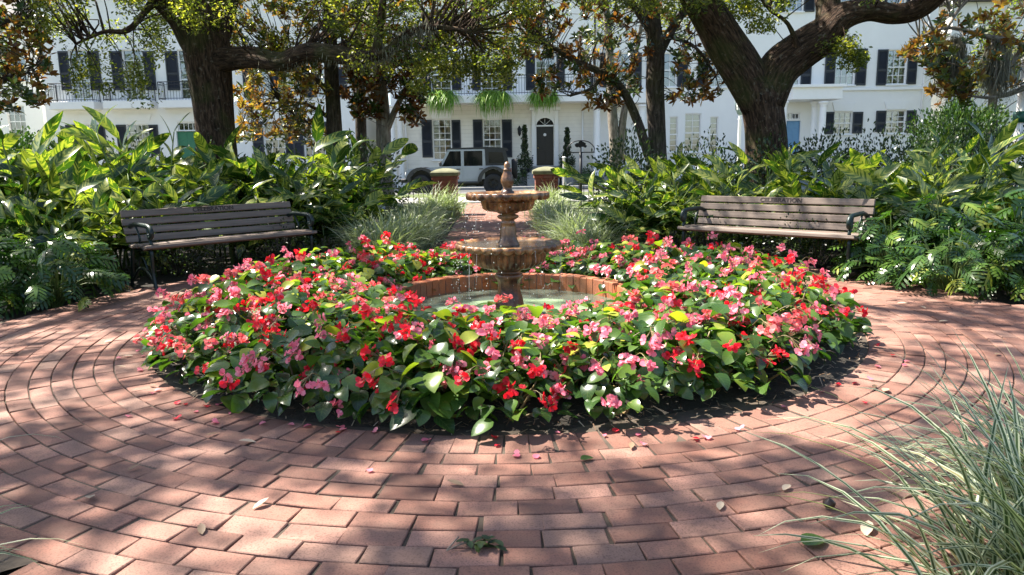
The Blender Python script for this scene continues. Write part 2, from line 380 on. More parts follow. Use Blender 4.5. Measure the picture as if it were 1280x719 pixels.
M['plastic'] = plain('black_plastic', (0.03, 0.03, 0.033), 0.6, var=0.1)
M['tyre'] = plain('tyre_rubber', (0.016, 0.016, 0.017), 0.85, var=0.2)
M['lampglass'] = plain('frosted_lamp_glass', (0.75, 0.76, 0.74), 0.25, var=0.02)
M['redlens'] = plain('red_lamp_lens', (0.4, 0.02, 0.02), 0.2, var=0.02)
M['lamppost'] = plain('grey_green_lamp_metal', (0.16, 0.22, 0.22), 0.5, 0.2, var=0.1)
M['greenband'] = plain('dark_green_paint', (0.012, 0.085, 0.055), 0.45, var=0.08)
M['stem'] = plain('plant_stem', (0.10, 0.15, 0.04), 0.6, var=0.4, scale=9)
M['redstem'] = plain('red_begonia_stem', (0.18, 0.13, 0.05), 0.5, var=0.3, scale=12)
M['twig'] = plain('dry_twig', (0.24, 0.18, 0.13), 0.9, var=0.3, scale=30)
M['petalpink'] = leafmat('pink_petal', [(0, (0.76, 0.12, 0.20)), (0.5, (0.84, 0.235, 0.32)), (1, (0.89, 0.44, 0.49))], 0.45, 0.42, (1.15, 0.9, 0.95))
M['petalcoral'] = leafmat('coral_petal', [(0, (0.76, 0.09, 0.10)), (0.5, (0.82, 0.19, 0.19)), (1, (0.87, 0.36, 0.33))], 0.45, 0.42, (1.2, 0.9, 0.9))
M['petalred'] = leafmat('red_petal', [(0, (0.58, 0.008, 0.018)), (0.5, (0.74, 0.015, 0.035)), (1, (0.82, 0.05, 0.09))], 0.42, 0.42, (1.3, 0.9, 0.9))
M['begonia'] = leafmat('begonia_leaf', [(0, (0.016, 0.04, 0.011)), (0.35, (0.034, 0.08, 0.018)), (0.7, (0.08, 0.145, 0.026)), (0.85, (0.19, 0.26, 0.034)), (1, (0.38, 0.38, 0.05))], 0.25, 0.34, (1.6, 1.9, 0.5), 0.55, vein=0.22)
def gin(t, col, a):
    s = attr(t, 'st'); sx = t.nodes.new('ShaderNodeSeparateXYZ'); t.links.new(s.outputs['Vector'], sx.inputs[0]); au = mth(t, 'ABSOLUTE', sx.outputs[0])
    c = mth(t, 'SUBTRACT', mth(t, 'MULTIPLY', sx.outputs[1], 1.0), mth(t, 'MULTIPLY', au, 0.16))
    cb = t.nodes.new('ShaderNodeCombineXYZ'); t.links.new(mth(t, 'MULTIPLY', c, 14.0), cb.inputs[0]); t.links.new(mth(t, 'MULTIPLY', sx.outputs[2], 90.0), cb.inputs[1]); t.links.new(mth(t, 'MULTIPLY', sx.outputs[0], 0.7), cb.inputs[2])
    n = noise(t, 1.0, 3, cb.outputs[0]); thr = mth(t, 'ADD', n.outputs[0], mth(t, 'MULTIPLY', mth(t, 'SUBTRACT', a.outputs['Fac'], 0.5), 0.16))
    f = ramp(t, [(0.54, (0,0,0)), (0.61, (1,1,1))], thr).outputs[0]
    col = mix(t, mth(t, 'MULTIPLY', f, 0.8), col, (0.33, 0.34, 0.085))
    return mix(t, mth(t, 'MULTIPLY', mth(t, 'LESS_THAN', au, 0.06), 0.5), col, (0.16, 0.20, 0.06))
M['ginger'] = leafmat('shell_ginger_leaf', [(0, (0.013, 0.034, 0.009)), (0.6, (0.03, 0.07, 0.016)), (1, (0.065, 0.115, 0.022))], 0.24, 0.32, (1.7, 1.9, 0.5), 0.55, custom=gin)
M['xanadu'] = leafmat('philodendron_leaf', [(0, (0.018, 0.046, 0.011)), (0.6, (0.045, 0.10, 0.02)), (0.9, (0.095, 0.165, 0.03)), (1, (0.26, 0.28, 0.05))], 0.22, 0.32, (1.5, 1.8, 0.5), 0.55)
def lir(t, col, a):
    s = attr(t, 'st'); sx = t.nodes.new('ShaderNodeSeparateXYZ'); t.links.new(s.outputs['Vector'], sx.inputs[0]); au = mth(t, 'ABSOLUTE', sx.outputs[0])
    return mix(t, mth(t, 'GREATER_THAN', au, 0.45), col, (0.42, 0.46, 0.32))
M['liriope'] = leafmat('liriope_blade', [(0, (0.028, 0.06, 0.022)), (0.6, (0.06, 0.105, 0.035)), (0.93, (0.16, 0.18, 0.06)), (1, (0.34, 0.27, 0.14))], 0.4, 0.3, (1.3, 1.5, 0.7), 0.5, custom=lir)
M['oakleaf'] = leafmat('oak_leaf', [(0, (0.03, 0.044, 0.013)), (0.5, (0.068, 0.092, 0.024)), (0.85, (0.15, 0.17, 0.04)), (1, (0.28, 0.27, 0.07))], 0.42, 0.55, (1.9, 2.0, 0.6))
M['magnolia'] = leafmat('magnolia_leaf', [(0, (0.022, 0.05, 0.014)), (0.6, (0.05, 0.085, 0.02)), (1, (0.17, 0.18, 0.035))], 0.25, 0.34, (1.5, 1.35, 0.55), 0.55,
                        back=[(0, (0.07, 0.028, 0.013)), (0.4, (0.17, 0.075, 0.03)), (0.7, (0.28, 0.17, 0.055)), (1, (0.28, 0.27, 0.06))])
M['shrub'] = leafmat('shrub_leaf', [(0, (0.01, 0.022, 0.007)), (0.6, (0.024, 0.048, 0.013)), (1, (0.07, 0.095, 0.028))], 0.35, 0.3, (1.5, 1.8, 0.5))
M['brightshrub'] = leafmat('bright_shrub_leaf', [(0, (0.012, 0.034, 0.009)), (0.6, (0.03, 0.07, 0.017)), (1, (0.09, 0.14, 0.03))], 0.35, 0.25, (1.5, 1.8, 0.5))
M['fern'] = leafmat('fern_frond', [(0, (0.09, 0.20, 0.02)), (1, (0.24, 0.37, 0.05))], 0.45, 0.4, (1.5, 1.8, 0.5))
M['moss'] = leafmat('spanish_moss', [(0, (0.14, 0.14, 0.11)), (1, (0.32, 0.31, 0.25))], 0.9, 0.3, (1.1, 1.1, 1.0), 0.1)
M['litter'] = leafmat('dry_leaf', [(0, (0.10, 0.05, 0.03)), (0.5, (0.26, 0.17, 0.10)), (1, (0.48, 0.40, 0.30))], 0.6, 0.2, (1.2, 1.0, 0.8))
M['podbrown'] = plain('seed_pod', (0.05, 0.028, 0.018), 0.4, var=0.3, scale=40)
# leaf outlines
def lance(s): return max(0.02, (sin(pi*min(1, s**0.75))**0.8)) if 0 < s < 1 else 0.03
def heart(s): return float(np.interp(s, [0, .08, .22, .4, .6, .8, .93, 1], [.35, .8, 1, .97, .8, .5, .22, .02]))
def oval(s): return float(np.interp(s, [0, .25, .55, .8, 1], [.15, .8, 1, .7, .04]))
def grassp(s): return float(np.interp(s, [0, .15, .6, 1], [.6, 1, .85, .03]))
def petal(s): return float(np.interp(s, [0, .5, .8, 1], [.3, 1, .95, .5]))
AX = (-0.024)                                              # the garden's axis leans a little to the left of the view
FC = np.array((-0.022, 5.43, 0.0))                         # fountain centre
SOIL_R = 2.48

# ------------------------------------------------------------------ the ground, paving, road
def sheet(name, x0, x1, y0, y1, z, mat, kind='structure'):
    mb = MB(); mb.add([(x0,y0,z),(x1,y0,z),(x1,y1,z),(x0,y1,z)], np.array([[0,1,2,3]]))
    return tag(mb.build(name, mat), kind=kind)
sheet('ground', -700, 700, -200, 1500, -0.12, M['lawn'])
sheet('planting_bed', -26, 26, -6, 17.6, -0.035, M['soil'])

def brick_prism(cx, cy, ex, ey, hx, hy, tp, tone, mb, ztop, depth=0.06, tap=None, ch=0.0030):
    """bricks: centre, in-plane axes ex, ey (k,2), half sizes; tap widens/narrows the +ey side"""
    k = len(cx); tap = np.zeros(k) if tap is None else tap
    def ring(ins, z):
        out = []
        for sx, sy in ((-1,-1),(1,-1),(1,1),(-1,1)):
            a = (sx*(hx - ins)*(1 + (tap if sy > 0 else -tap)))[:, None]; b = (sy*(hy - ins))[:, None]
            p = np.stack([cx, cy], 1) + ex*a + ey*b
            zz = ztop + z + (tp[0]*sx + tp[1]*sy)
            out.append(np.concatenate([p, zz[:, None]], 1))
        return np.stack(out, 1)
    z0 = np.zeros(k); V = np.concatenate([ring(z0, -depth), ring(z0, -ch), ring(z0 + ch, 0.0)], 1)
    f = [[8,9,10,11]]
    for b in (0, 4):
        for i in range(4): j = (i+1) % 4; f.append([b+i, b+j, b+4+j, b+4+i])
    F = (np.array(f)[None] + (np.arange(k)*12)[:, None, None]).reshape(-1, 4)
    mb.add(V.reshape(-1, 3), F, np.repeat(tone, 12), None, False)

def paving():
    mb = MB(); GAP = 0.0030
    def ring(rin, rlen, n, hs, keep):
        th = (np.arange(n) + hs)/n*2*pi; rc = rin + rlen/2
        th = th + rng.normal(0, 0.004/rc, n)
        x = FC[0] + rc*np.cos(th); y = FC[1] + rc*np.sin(th)
        m = keep(x, y); th, x, y = th[m], x[m], y[m]; k = len(x)
        if not k: return
        er = np.stack([np.cos(th), np.sin(th)], 1); et = np.stack([-np.sin(th), np.cos(th)], 1)
        hx = np.full(k, pi*rc/n - GAP/2 - 0.001) - rng.uniform(0, 0.0015, k); hy = np.full(k, rlen/2 - GAP/2 - 0.001) - rng.uniform(0, 0.001, k)
        # a straight brick: its inner edge nearly touches its neighbour, the joint opens outwards
        hx = hx*(rin+0.25*rlen)/rc
        brick_prism(x, y, et, er, hx, hy, rng.normal(0, 0.0012, (2, k)), rng.random(k), mb, rng.normal(0, 0.0012, k))
    ring(SOIL_R, 0.2, int(2*pi*(SOIL_R+.06)/0.1045), 0.3, lambda x, y: np.ones(len(x), bool))
    r = SOIL_R + 0.2; i = 0
    while r < 7.2:
        def keep(x, y):
            d = np.hypot(x-FC[0], y-FC[1]); cross = (np.abs(y-FC[1]+0.9) < 1.0) & (d < 6.4)
            bed = ((x < -1.42) & (y < 2.0)) | ((x > 1.12) & (y < 1.78)) | ((x > 1.5) & (y < 2.4)) | ((x < -2.15) & (y < 2.75))
            return ~bed & (d < 3.95) | ~bed & (cross & (x > 0)) | (cross & (x < 0)) | ~bed & ((y < 3.2) & (d < 7.2) & (np.abs(x) < 1.9)) | ~bed & (d < 4.4) & (y < 4.6)
        ring(r, 0.1035, int(2*pi*(r+.04)/0.2085), (i % 2)*0.5 + 0.15*(i % 3), keep); r += 0.1035; i += 1
    # the straight path away from the circle
    ax = np.array((AX, 1.0)); ax /= np.hypot(*ax); sx = np.array((ax[1], -ax[0])); w = 0.875
    base = FC[:2]; q = []
    s = 3.98; row = 0
    while s < 16.4:
        n = 8; off_ = (row % 2)*0.104
        for j in range(-1, n+1):
            a0 = max(-w+0.2, -w + 0.2 + j*0.2085 - off_); a1 = min(w-0.2, a0 + 0.2085 if j >= 0 else -w+0.2+0.2085-off_)
            a0_ = -w+0.2 + j*0.2085 - off_; a1 = min(w-0.2, a0_+0.2085); a0 = max(-w+0.2, a0_)
            if a1 - a0 > 0.03: q.append((s+0.052, (a0+a1)/2, (a1-a0)/2, 0.0518))
        s += 0.1035; row += 1
    s = 3.98
    while s < 16.4:
        for sd in (-1, 1): q.append((s+0.052, sd*(w-0.1), 0.1, 0.0518))
        s += 0.1035
    q = np.array(q); k = len(q); c = base + q[:, :1]*ax + q[:, 1:2]*sx
    brick_prism(c[:, 0], c[:, 1], np.repeat(sx[None], k, 0), np.repeat(ax[None], k, 0), q[:, 2]-GAP/2-0.001, q[:, 3]-GAP/2-0.001, rng.normal(0, .0008, (2, k)), rng.random(k), mb, rng.normal(0, .001, k))
    return tag(mb.build('paving', M['brick']), kind='structure')
paving()
# joints: a sand bed a little under the brick tops
mbj = MB(); mbj.lathe([(2.46, -0.0055), (3.9, -0.0055)], 96); th = 0
mbj.add([(-6.4, 3.5, -0.0075), (6.4, 3.5, -0.0075), (6.4, 5.55, -0.0075), (-6.4, 5.55, -0.0075)], np.array([[0,1,2,3]]))
mbj.add([(-1.4, -2.2, -0.009), (1.1, -2.2, -0.009), (1.1, 3.3, -0.009), (-1.4, 3.3, -0.009)], np.array([[0,1,2,3]]))
pa = [FC[:2] + s*np.array((AX, 1)) + w*np.array((1, -AX)) for s, w in ((3.8,-.88),(3.8,.88),(16.45,.88),(16.45,-.88))]
mbj.add([(p[0], p[1], -0.0065) for p in pa], np.array([[0,1,2,3]]))
M['sand'] = plain('joint_sand', (0.06, 0.045, 0.032), 0.95, var=0.6, scale=9, bmp=0.6)
tag(mbj.build('paving_base', M['sand']), kind='structure')
# mounded soil of the round bed
def mound(i, th): return (np.ones_like(th), 0.012*np.sin(5*th+i) + 0.01*np.sin(11*th+2.3*i))
mbs = MB(); mbs.lathe([(1.02, 0.05), (1.3, 0.07), (1.7, 0.075), (2.05, 0.045), (2.3, 0.012), (2.42, -0.006), (2.478, -0.02), (2.478, -0.05)], 90, mound, c=FC)
tag(mbs.build('flower_bed_soil', M['soil']), kind='structure')

# street: sidewalk, verge, road, far kerb and sidewalk
def slab(name, y0, y1, z0, z1, mat, x0=-120, x1=120):
    mb = MB(); mb.box(np.array((x0, y0, z0)), np.array((x1, y1, z1)), 0.015); return tag(mb.build(name, mat), kind='structure')
slab('sidewalk', 22.0, 25.4, -0.3, 0.03, M['concrete'])
sheet('lawn', -120, 120, 17.6, 22.0, -0.02, M['lawn'])
sheet('verge', -120, 120, 25.4, 29.2, 0.0, M['lawn'])
slab('kerb', 29.2, 29.4, -0.3, 0.02, M['concrete'])
sheet('road', -120, 120, 29.4, 36.0, -0.1, M['asphalt'])
slab('far_kerb', 36.0, 36.2, -0.3, 0.03, M['concrete'])
slab('far_sidewalk', 36.2, 37.7, -0.3, 0.02, M['concrete'])
sheet('front_yard', -120, 120, 37.7, 60, -0.01, M['lawn'])

# ------------------------------------------------------------------ houses across the street
HY = 40.0
def rect(xa, ya, xb, yb, Y=HY):
    ym, xm = (ya+yb)/2, (xa+xb)/2
    return P(xa, ym, Y)[0], P(xm, yb, Y)[2], P(xb, ym, Y)[0], P(xm, ya, Y)[2]     # x0, z0, x1, z1
def wallmesh(mb, x0, x1, z0, z1, Y, holes, depth=9.0, reveal=0.22):
    xs = sorted({x0, x1, *[h[0] for h in holes], *[h[2] for h in holes]}); zs = sorted({z0, z1, *[h[1] for h in holes], *[h[3] for h in holes]})
    for a, b in zip(xs[:-1], xs[1:]):
        for c, d in zip(zs[:-1], zs[1:]):
            mx, mz = (a+b)/2, (c+d)/2
            if any(h[0] < mx < h[2] and h[1] < mz < h[3] for h in holes): continue
            mb.add([(a,Y,c),(b,Y,c),(b,Y,d),(a,Y,d)], np.array([[0,1,2,3]]))
    for h in holes:
        a, c, b, d = h; e = Y+reveal
        mb.add([(a,Y,c),(b,Y,c),(b,Y,d),(a,Y,d),(a,e,c),(b,e,c),(b,e,d),(a,e,d)], np.array([[0,4,5,1],[1,5,6,2],[2,6,7,3],[3,7,4,0]]))
    f = Y+depth
    mb.add([(x0,Y,z0),(x1,Y,z0),(x1,Y,z1),(x0,Y,z1),(x0,f,z0),(x1,f,z0),(x1,f,z1),(x0,f,z1)], np.array([[0,3,7,4],[1,5,6,2],[4,7,6,5],[3,2,6,7],[0,4,5,1]]))
def window(root, r, nx, ny, rail=True, curtain=0.0, Y=HY, sill=True, L0=None, blind=0.0, arch=False):
    x0, z0, x1, z1 = r; o = L0; w, h = x1-x0, z1-z0; yg = Y+0.13
    g = MB(); g.box(np.array((x0+.03, yg, z0+.03)), np.array((x1-.03, yg+.012, z1-.03))); wo = off(g, o).build('window', M['glass'], root)
    f = MB(); t = 0.055; ya, yb = Y+0.07, Y+0.19
    for a, b in (((x0, z0), (x0+t, z1)), ((x1-t, z0), (x1, z1)), ((x0+t, z0), (x1-t, z0+t)), ((x0+t, z1-t), (x1-t, z1))):
        f.box(np.array((a[0], ya, a[1])), np.array((b[0], yb, b[1])), 0.006)
    for i in range(1, nx): xc = x0+t+(w-2*t)*i/nx; f.box(np.array((xc-.014, ya+.03, z0+t)), np.array((xc+.014, yg+.03, z1-t)))
    for j in range(1, ny):
        zc = z0+t+(h-2*t)*j/ny; q = 0.032 if (rail and j == ny//2) else 0.014
        f.box(np.array((x0+t, ya+(.012 if q > .02 else .033), zc-q)), np.array((x1-t, yg+.033, zc+q)))
    off(f, o).build('frame', M['trim'], wo)
    if sill:
        s = MB(); s.box(np.array((x0-.07, Y-.09, z0-.07)), np.array((x1+.07, Y+.1, z0-.002)), 0.01); off(s, o).build('sill', M['trim'], wo)
    if curtain > 0:
        c = MB(); n = 24
        for e, (a, b) in enumerate(((x0, x0+w*curtain), (x1-w*curtain, x1))):
            xs = np.linspace(a, b, n+1); yy = Y+.32+.03*np.sin(np.arange(n+1)*1.7+e)
            v = np.array([(x, y, z) for x, y in zip(xs, yy) for z in (z0-.1, z1+.1)])
            c.add(v, np.array([[2*i, 2*i+1, 2*i+3, 2*i+2] for i in range(n)]), smooth=True)
        off(c, o).build('curtain', M['curtain'], wo)
    if blind > 0:
        c = MB(); k = int(h*blind/0.07)
        for i in range(k):
            z = z1-.05-i*.07; c.box(np.array((x0+.05, Y+.27, z-.03)), np.array((x1-.05, Y+.285, z+.028)))
        off(c, o).build('blind', M['curtain'], wo)
    return wo
def shutter(root, r, Y=HY, L0=None):
    x0, z0, x1, z1 = r; m = MB(); ya, yb = Y-.055, Y-.004; t = min(.07, (x1-x0)*.18)
    m.box(np.array((x0, ya, z0)), np.array((x0+t, yb, z1)), .005); m.box(np.array((x1-t, ya, z0)), np.array((x1, yb, z1)), .005)
    zm = (z0+z1)/2 - .08*(z1-z0)
    for a, b in ((z0, z0+.1), (zm-.05, zm+.05), (z1-.1, z1)): m.box(np.array((x0+t, ya+.003, a)), np.array((x1-t, yb, b)), .004)
    z = z0+.13
    while z < z1-.12:
        if abs(z-zm) > .08: m.add([(x0+t,ya+.012,z-.02),(x1-t,ya+.012,z-.02),(x1-t,yb-.004,z+.035),(x0+t,yb-.004,z+.035)], np.array([[0,1,2,3]]))
        z += .055
    m.box(np.array((x0+t, yb-.006, z0+.1)), np.array((x1-t, yb, z1-.1)))
    off(m, L0).build('shutter', M['shutter'], root)
def lintel(root, xa, xb, ya, yb, L0, splay=0.14, Y=HY):
    x0, z0, x1, z1 = rect(xa, ya, xb, yb, Y); m = MB(); m.prism([(x0+splay, z0), (x1-splay, z0), (x1, z1), (x0, z1)], Y-.05, Y-.002); off(m, L0).build('lintel', M['trim'], root)
def slabpart(root, name, r, ya, yb, mat, L0, ch=.012):
    m = MB(); m.box(np.array((r[0], ya, r[1])), np.array((r[2], yb, r[3])), ch); return off(m, L0).build(name, mat, root)
def railing(root, x0, x1, zb, zt, y0, y1, L0, gap=0.12):
    """an iron balcony railing: front run at y0, returns to the wall at y1"""
    m = MB()
    def run(a, b):
        a, b = np.array(a), np.array(b); n = max(2, int(np.linalg.norm(b-a)/gap))
        for z, r in ((zt, .022), (zb+.09, .015), (zt-.14, .012)): m.tube([(*a, z), (*b, z)], r, 6)
        for i in range(n+1):
            p = a+(b-a)*i/n; m.tube([(*p, zb), (*p, zt)], .022 if i in (0, n) else .0095, 5)
    run((x0, y0), (x1, y0)); run((x0, y0), (x0, y1)); run((x1, y0), (x1, y1))
    off(m, L0).build('railing', M['iron'], root)
def column(root, x, r, z0, z1, Y, L0):
    m = MB(); m.lathe([(0, z0), (r*1.45, z0), (r*1.45, z0+.12), (r*1.2, z0+.16), (r*1.05, z0+.26), (r, z0+.3), (r*.86, z1-.3), (r*.86, z1-.26), (r*.98, z1-.24), (r*.88, z1-.2), (r*1.2, z1-.1), (r*1.35, z1-.08), (r*1.35, z1), (0, z1)], 20, c=(x, Y, 0))
    off(m, L0).build('column', M['trim'], root)
def door(root, r, mat, L0, Y=HY, panels=True, lite=0.0):
    x0, z0, x1, z1 = r; m = MB(); m.box(np.array((x0+.01, Y+.12, z0+.01)), np.array((x1-.01, Y+.17, z1-.01)), .004)
    w, h = x1-x0, z1-z0
    for i in (0, 1):
        for a, b in ((.06, .38), (.44, .74), (.80, .94)):
            xa = x0 + w*(.13+.42*i); m.box(np.array((xa, Y+.105, z0+h*a)), np.array((xa+w*.32, Y+.119, z0+h*b)), .01)
    d = off(m, L0).build('door', mat, root)
    k = MB(); k.lathe([(0, 0), (.032, .01), (.036, .03), (.02, .055), (.012, .075), (.03, .085), (.03, .09), (0, .09)], 12)
    k.V = [np.stack([v[:, 0]+x0+w*.1, Y+.015+v[:, 2], v[:, 1]+z0+h*.45], 1) for v in k.V]; off(k, L0).build('handle', M['brass'], d)
    return d
def hip_roof(root, x0, x1, z, Y, L0, depth=9.0, rise=2.6, ov=.5):
    m = MB(); a, b, c, d = x0-ov, x1+ov, Y-ov, Y+depth+ov; q = (d-c)/2
    v = [(a,c,z),(b,c,z),(b,d,z),(a,d,z),(a,c,z+.25),(b,c,z+.25),(b,d,z+.25),(a,d,z+.25),(a+q,c+q,z+.25+rise),(b-q,c+q,z+.25+rise)]
    m.add(v, [[0,3,2,1],[0,1,5,4],[1,2,6,5],[2,3,7,6],[3,0,4,7],[4,5,9,8],[5,6,9],[6,7,8,9],[7,4,8]])
    off(m, L0).build('roof', M['roof'], root)

# --- the house behind the shaded bench: iron balconies and a green door
L0 = np.array((P(255,150,HY)[0], HY, 0.0))
h1 = thing('white_house', 'white house with three small iron balconies and a green front door behind the dark oak', 'house', L0)
X = lambda px, py=130, Y=HY: P(px, py, Y)[0]
HPX = 160
Zp = lambda py, Y=HY: P(HPX, py, Y)[2]
ups = [(75, 88, 111, 126, 71, 127), (140, 155, 180, 194, 138, 196), (208, 224, 246, 260, 206, 263)]
holes1 = []; win1 = []
for a, b, c, d, e, f in ups: holes1.append(rect(b, 62, c, 124)); win1.append((rect(b, 62, c, 124), rect(a, 64, b-.5, 113), rect(c+.5, 64, d, 113)))
gw = [(104, 107, 121, 133), (147, 160, 187, 199)]
for a, b, c, d in gw: holes1.append(rect(b if b > 107 else 97, 155, c, 195)); win1.append((holes1[-1], rect(a, 156, b-.5, 195) if b > 107 else rect(84, 156, 96.5, 195), rect(c+.5, 156, d, 195)))
for b in (318, 352, 396): holes1.append(rect(b, 84, b+24, 122)); win1.append((holes1[-1], rect(b-14, 84, b-.5, 122), rect(b+24.5, 84, b+38, 122)))
for b in (330, 380): holes1.append(rect(b, 152, b+26, 196)); win1.append((holes1[-1], rect(b-14, 152, b-.5, 196), rect(b+26.5, 152, b+39, 196)))
dr1 = rect(222, 164, 247, 208); tr1 = rect(222, 153, 247, 163.6); holes1 += [dr1, tr1]
m = MB(); wallmesh(m, X(56), X(452), -0.1, 10.6, HY, holes1); off(m, L0).build('wall', M['stucco'], h1)
for i, (w_, s1, s2) in enumerate(win1):
    window(h1, w_, 2 if i < 3 else 3, 5 if i < 3 else 4, curtain=.3, L0=L0, sill=i >= 3)
    shutter(h1, s1, L0=L0); shutter(h1, s2, L0=L0)
window(h1, tr1, 4, 1, L0=L0, sill=False); door(h1, dr1, M['greendoor'], L0)
for a, b, c, d, e, f in ups:
    slabpart(h1, 'balcony', (X(e), Zp(137), X(f), Zp(127.5)), HY-.75, HY-.003, M['trim'], L0); railing(h1, X(e)+.05, X(f)-.05, Zp(127.5), Zp(105), HY-.7, HY-.02, L0, .15)
for xa, xb in ((98, 124), (157, 190), (218, 251)): lintel(h1, xa, xb, 143, 151.5, L0)
slabpart(h1, 'step', (dr1[0]-.5, -.1, dr1[2]+.5, dr1[1]), HY-1.3, HY-.004, M['concrete'], L0)
slabpart(h1, 'cornice', (X(56)-.15, 10.3, X(452)+.15, 10.6), HY-.25, HY-.004, M['trim'], L0)
hip_roof(h1, X(56), X(452), 10.62, HY, L0)

# --- the middle house: long balcony, two shuttered windows and a black arched front door
HC = 39.6
L0 = np.array((X(610), HC, 0.0))
h2 = thing('cream_house', 'white house with bounce-tinted cream below, a black arched front door and one long iron balcony', 'house', L0)
X2 = lambda px: P(px, 150, HC)[0]; Z2 = lambda py: P(615, py, HC)[2]
R2 = lambda a, b, c, d: rect(a, b, c, d, HC)
low = [(R2(541, 149, 564.5, 200), R2(527.5, 150, 540.5, 197), R2(565, 150, 576, 197)), (R2(604, 149, 627, 200), R2(591.5, 149.5, 603.5, 197), R2(627.6, 149.5, 640, 197))]
upp = [(R2(601, 66, 628, 120), R2(590, 67, 600.5, 113), R2(628.5, 67, 640, 113)), (R2(669.5, 66, 695, 120), R2(657, 67, 669, 113), R2(695.5, 67, 706, 113)), (R2(538, 66, 564, 120), R2(526, 67, 537.5, 113), R2(564.5, 67, 576, 113))]
dr2 = R2(670.5, 157.5, 692, 207); fan = R2(670.5, 147, 692, 157)
m = MB(); wallmesh(m, X2(489), X2(742), -0.1, Z2(131), HC, [w for w, _, _ in low] + [dr2, fan]); off(m, L0).build('lower_wall', M['siding'], h2)
m = MB(); wallmesh(m, X2(489), X2(742), Z2(131), 10.4, HC, [w for w, _, _ in upp]); off(m, L0).build('upper_wall', M['stucco'], h2)
for i, (w_, s1, s2) in enumerate(low + upp):
    window(h2, w_, 3 if i < 2 else 2, 6, curtain=.3 if i < 2 else .34, Y=HC, L0=L0, sill=i < 2); shutter(h2, s1, HC, L0); shutter(h2, s2, HC, L0)
lintel(h2, 537, 566.5, 138.5, 148.6, L0, Y=HC); lintel(h2, 600, 630, 138, 148.6, L0, Y=HC)
door(h2, dr2, M['blackdoor'], L0, Y=HC)
k = MB(); k.lathe([(0, 0), (.07, 0), (.085, .02), (.07, .03), (0, .03)], 16); xm = (dr2[0]+dr2[2])/2; zk = dr2[1]+.78*(dr2[3]-dr2[1])
k.V = [np.stack([v[:, 0]+xm, HC+.118-v[:, 2], v[:, 1]+zk], 1) for v in k.V]; off(k, L0).build('door_knocker', M['trim'], h2)
# arched surround: a white panel with a round-headed hole, pilasters and a fanlight
m = MB(); x0, z0, x1, z1 = fan; xc, rr = (x0+x1)/2, (x1-x0)/2; zt = Z2(139); xl, xr = X2(664), X2(698)
zs0 = dr2[3]; arc = [(xc+rr*cos(a), zs0+.02+ (z1-zs0-.04)*sin(a)) for a in np.linspace(0, pi, 17)]
top = [(xr, zt) if i == 0 else (xl, zt) if i == 16 else (xr+(xl-xr)*i/16, zt) for i in range(17)]
for i in range(16):
    q = [arc[i], arc[i+1], top[i+1], top[i]]; m.add([(p[0], HC-.06, p[1]) for p in q] + [(p[0], HC-.003, p[1]) for p in q], np.array([[0,3,2,1],[0,1,5,4],[2,3,7,6]]))
m.box(np.array((xl, HC-.06, dr2[1]-.15)), np.array((x0-.01, HC-.003, zs0+.02)), .006); m.box(np.array((x1+.01, HC-.06, dr2[1]-.15)), np.array((xr, HC-.003, zs0+.02)), .006)
for s_ in (X2(664), X2(692.5)): m.box(np.array((s_+.02, HC-.11, dr2[1]-.15)), np.array((s_+.22, HC-.061, zt-.02)), .01)
m.box(np.array((xl-.1, HC-.2, zt)), np.array((xr+.1, HC-.003, zt+.16)), .015)
m.box(np.array((x0, HC-.02, dr2[3]-.03)), np.array((x1, HC+.16, dr2[3]+.045)), .005)
off(m, L0).build('door_surround', M['trim'], h2)
m = MB(); m.box(np.array((x0+.02, HC+.14, z0+.05)), np.array((x1-.02, HC+.15, z1))); fo = off(m, L0).build('fanlight', M['carglass'], h2)
m = MB()
for a in (pi/4, pi/2, 3*pi/4): m.tube([(xc, HC+.12, dr2[3]+.05), (xc+rr*cos(a), HC+.12, dr2[3]+.05+(z1-dr2[3])*sin(a)*.95)], .014, 5)
off(m, L0).build('glazing_bar', M['trim'], fo)
slabpart(h2, 'balcony', (X2(505), Z2(131), X2(741), Z2(121.5)), HC-1.3, HC-.004, M['trim'], L0)
railing(h2, X2(540), X2(738), Z2(121.5), Z2(98), HC-1.22, HC-.02, L0, .14)
for px in (493, 501): column(h2, X2(px), .16, -.05, Z2(131.5), HC-.9 if px < 495 else HC-.45, L0)
for px in (507, 728): m = MB(); m.tube([(X2(px), HC-.06, -.05), (X2(px), HC-.06, Z2(131.5))], .045, 8); off(m, L0).build('downpipe', M['trim'], h2)
m = MB()
for i in range(6): m.box(np.array((xl-.3, HC-.4-.28*(6-i), -.1)), np.array((xr+.3, HC-.004, dr2[1]*(i+1)/6-.005*i)), .01)
off(m, L0).build('steps', M['concrete'], h2)
xl_, zl_ = X2(649), Z2(166); m = MB(); m.lathe([(0, .34), (.03, .33), (.05, .27), (.1, .2), (.11, .19), (.085, -.1), (.06, -.14), (.03, -.2), (0, -.22)], 8, c=(xl_, HC-.2, zl_)); m.box(np.array((xl_-.03, HC-.2, zl_+.1)), np.array((xl_+.03, HC-.003, zl_+.16)), .005)
off(m, L0).build('wall_lantern', M['iron'], h2)
hip_roof(h2, X2(489), X2(742), 10.42, HC, L0)

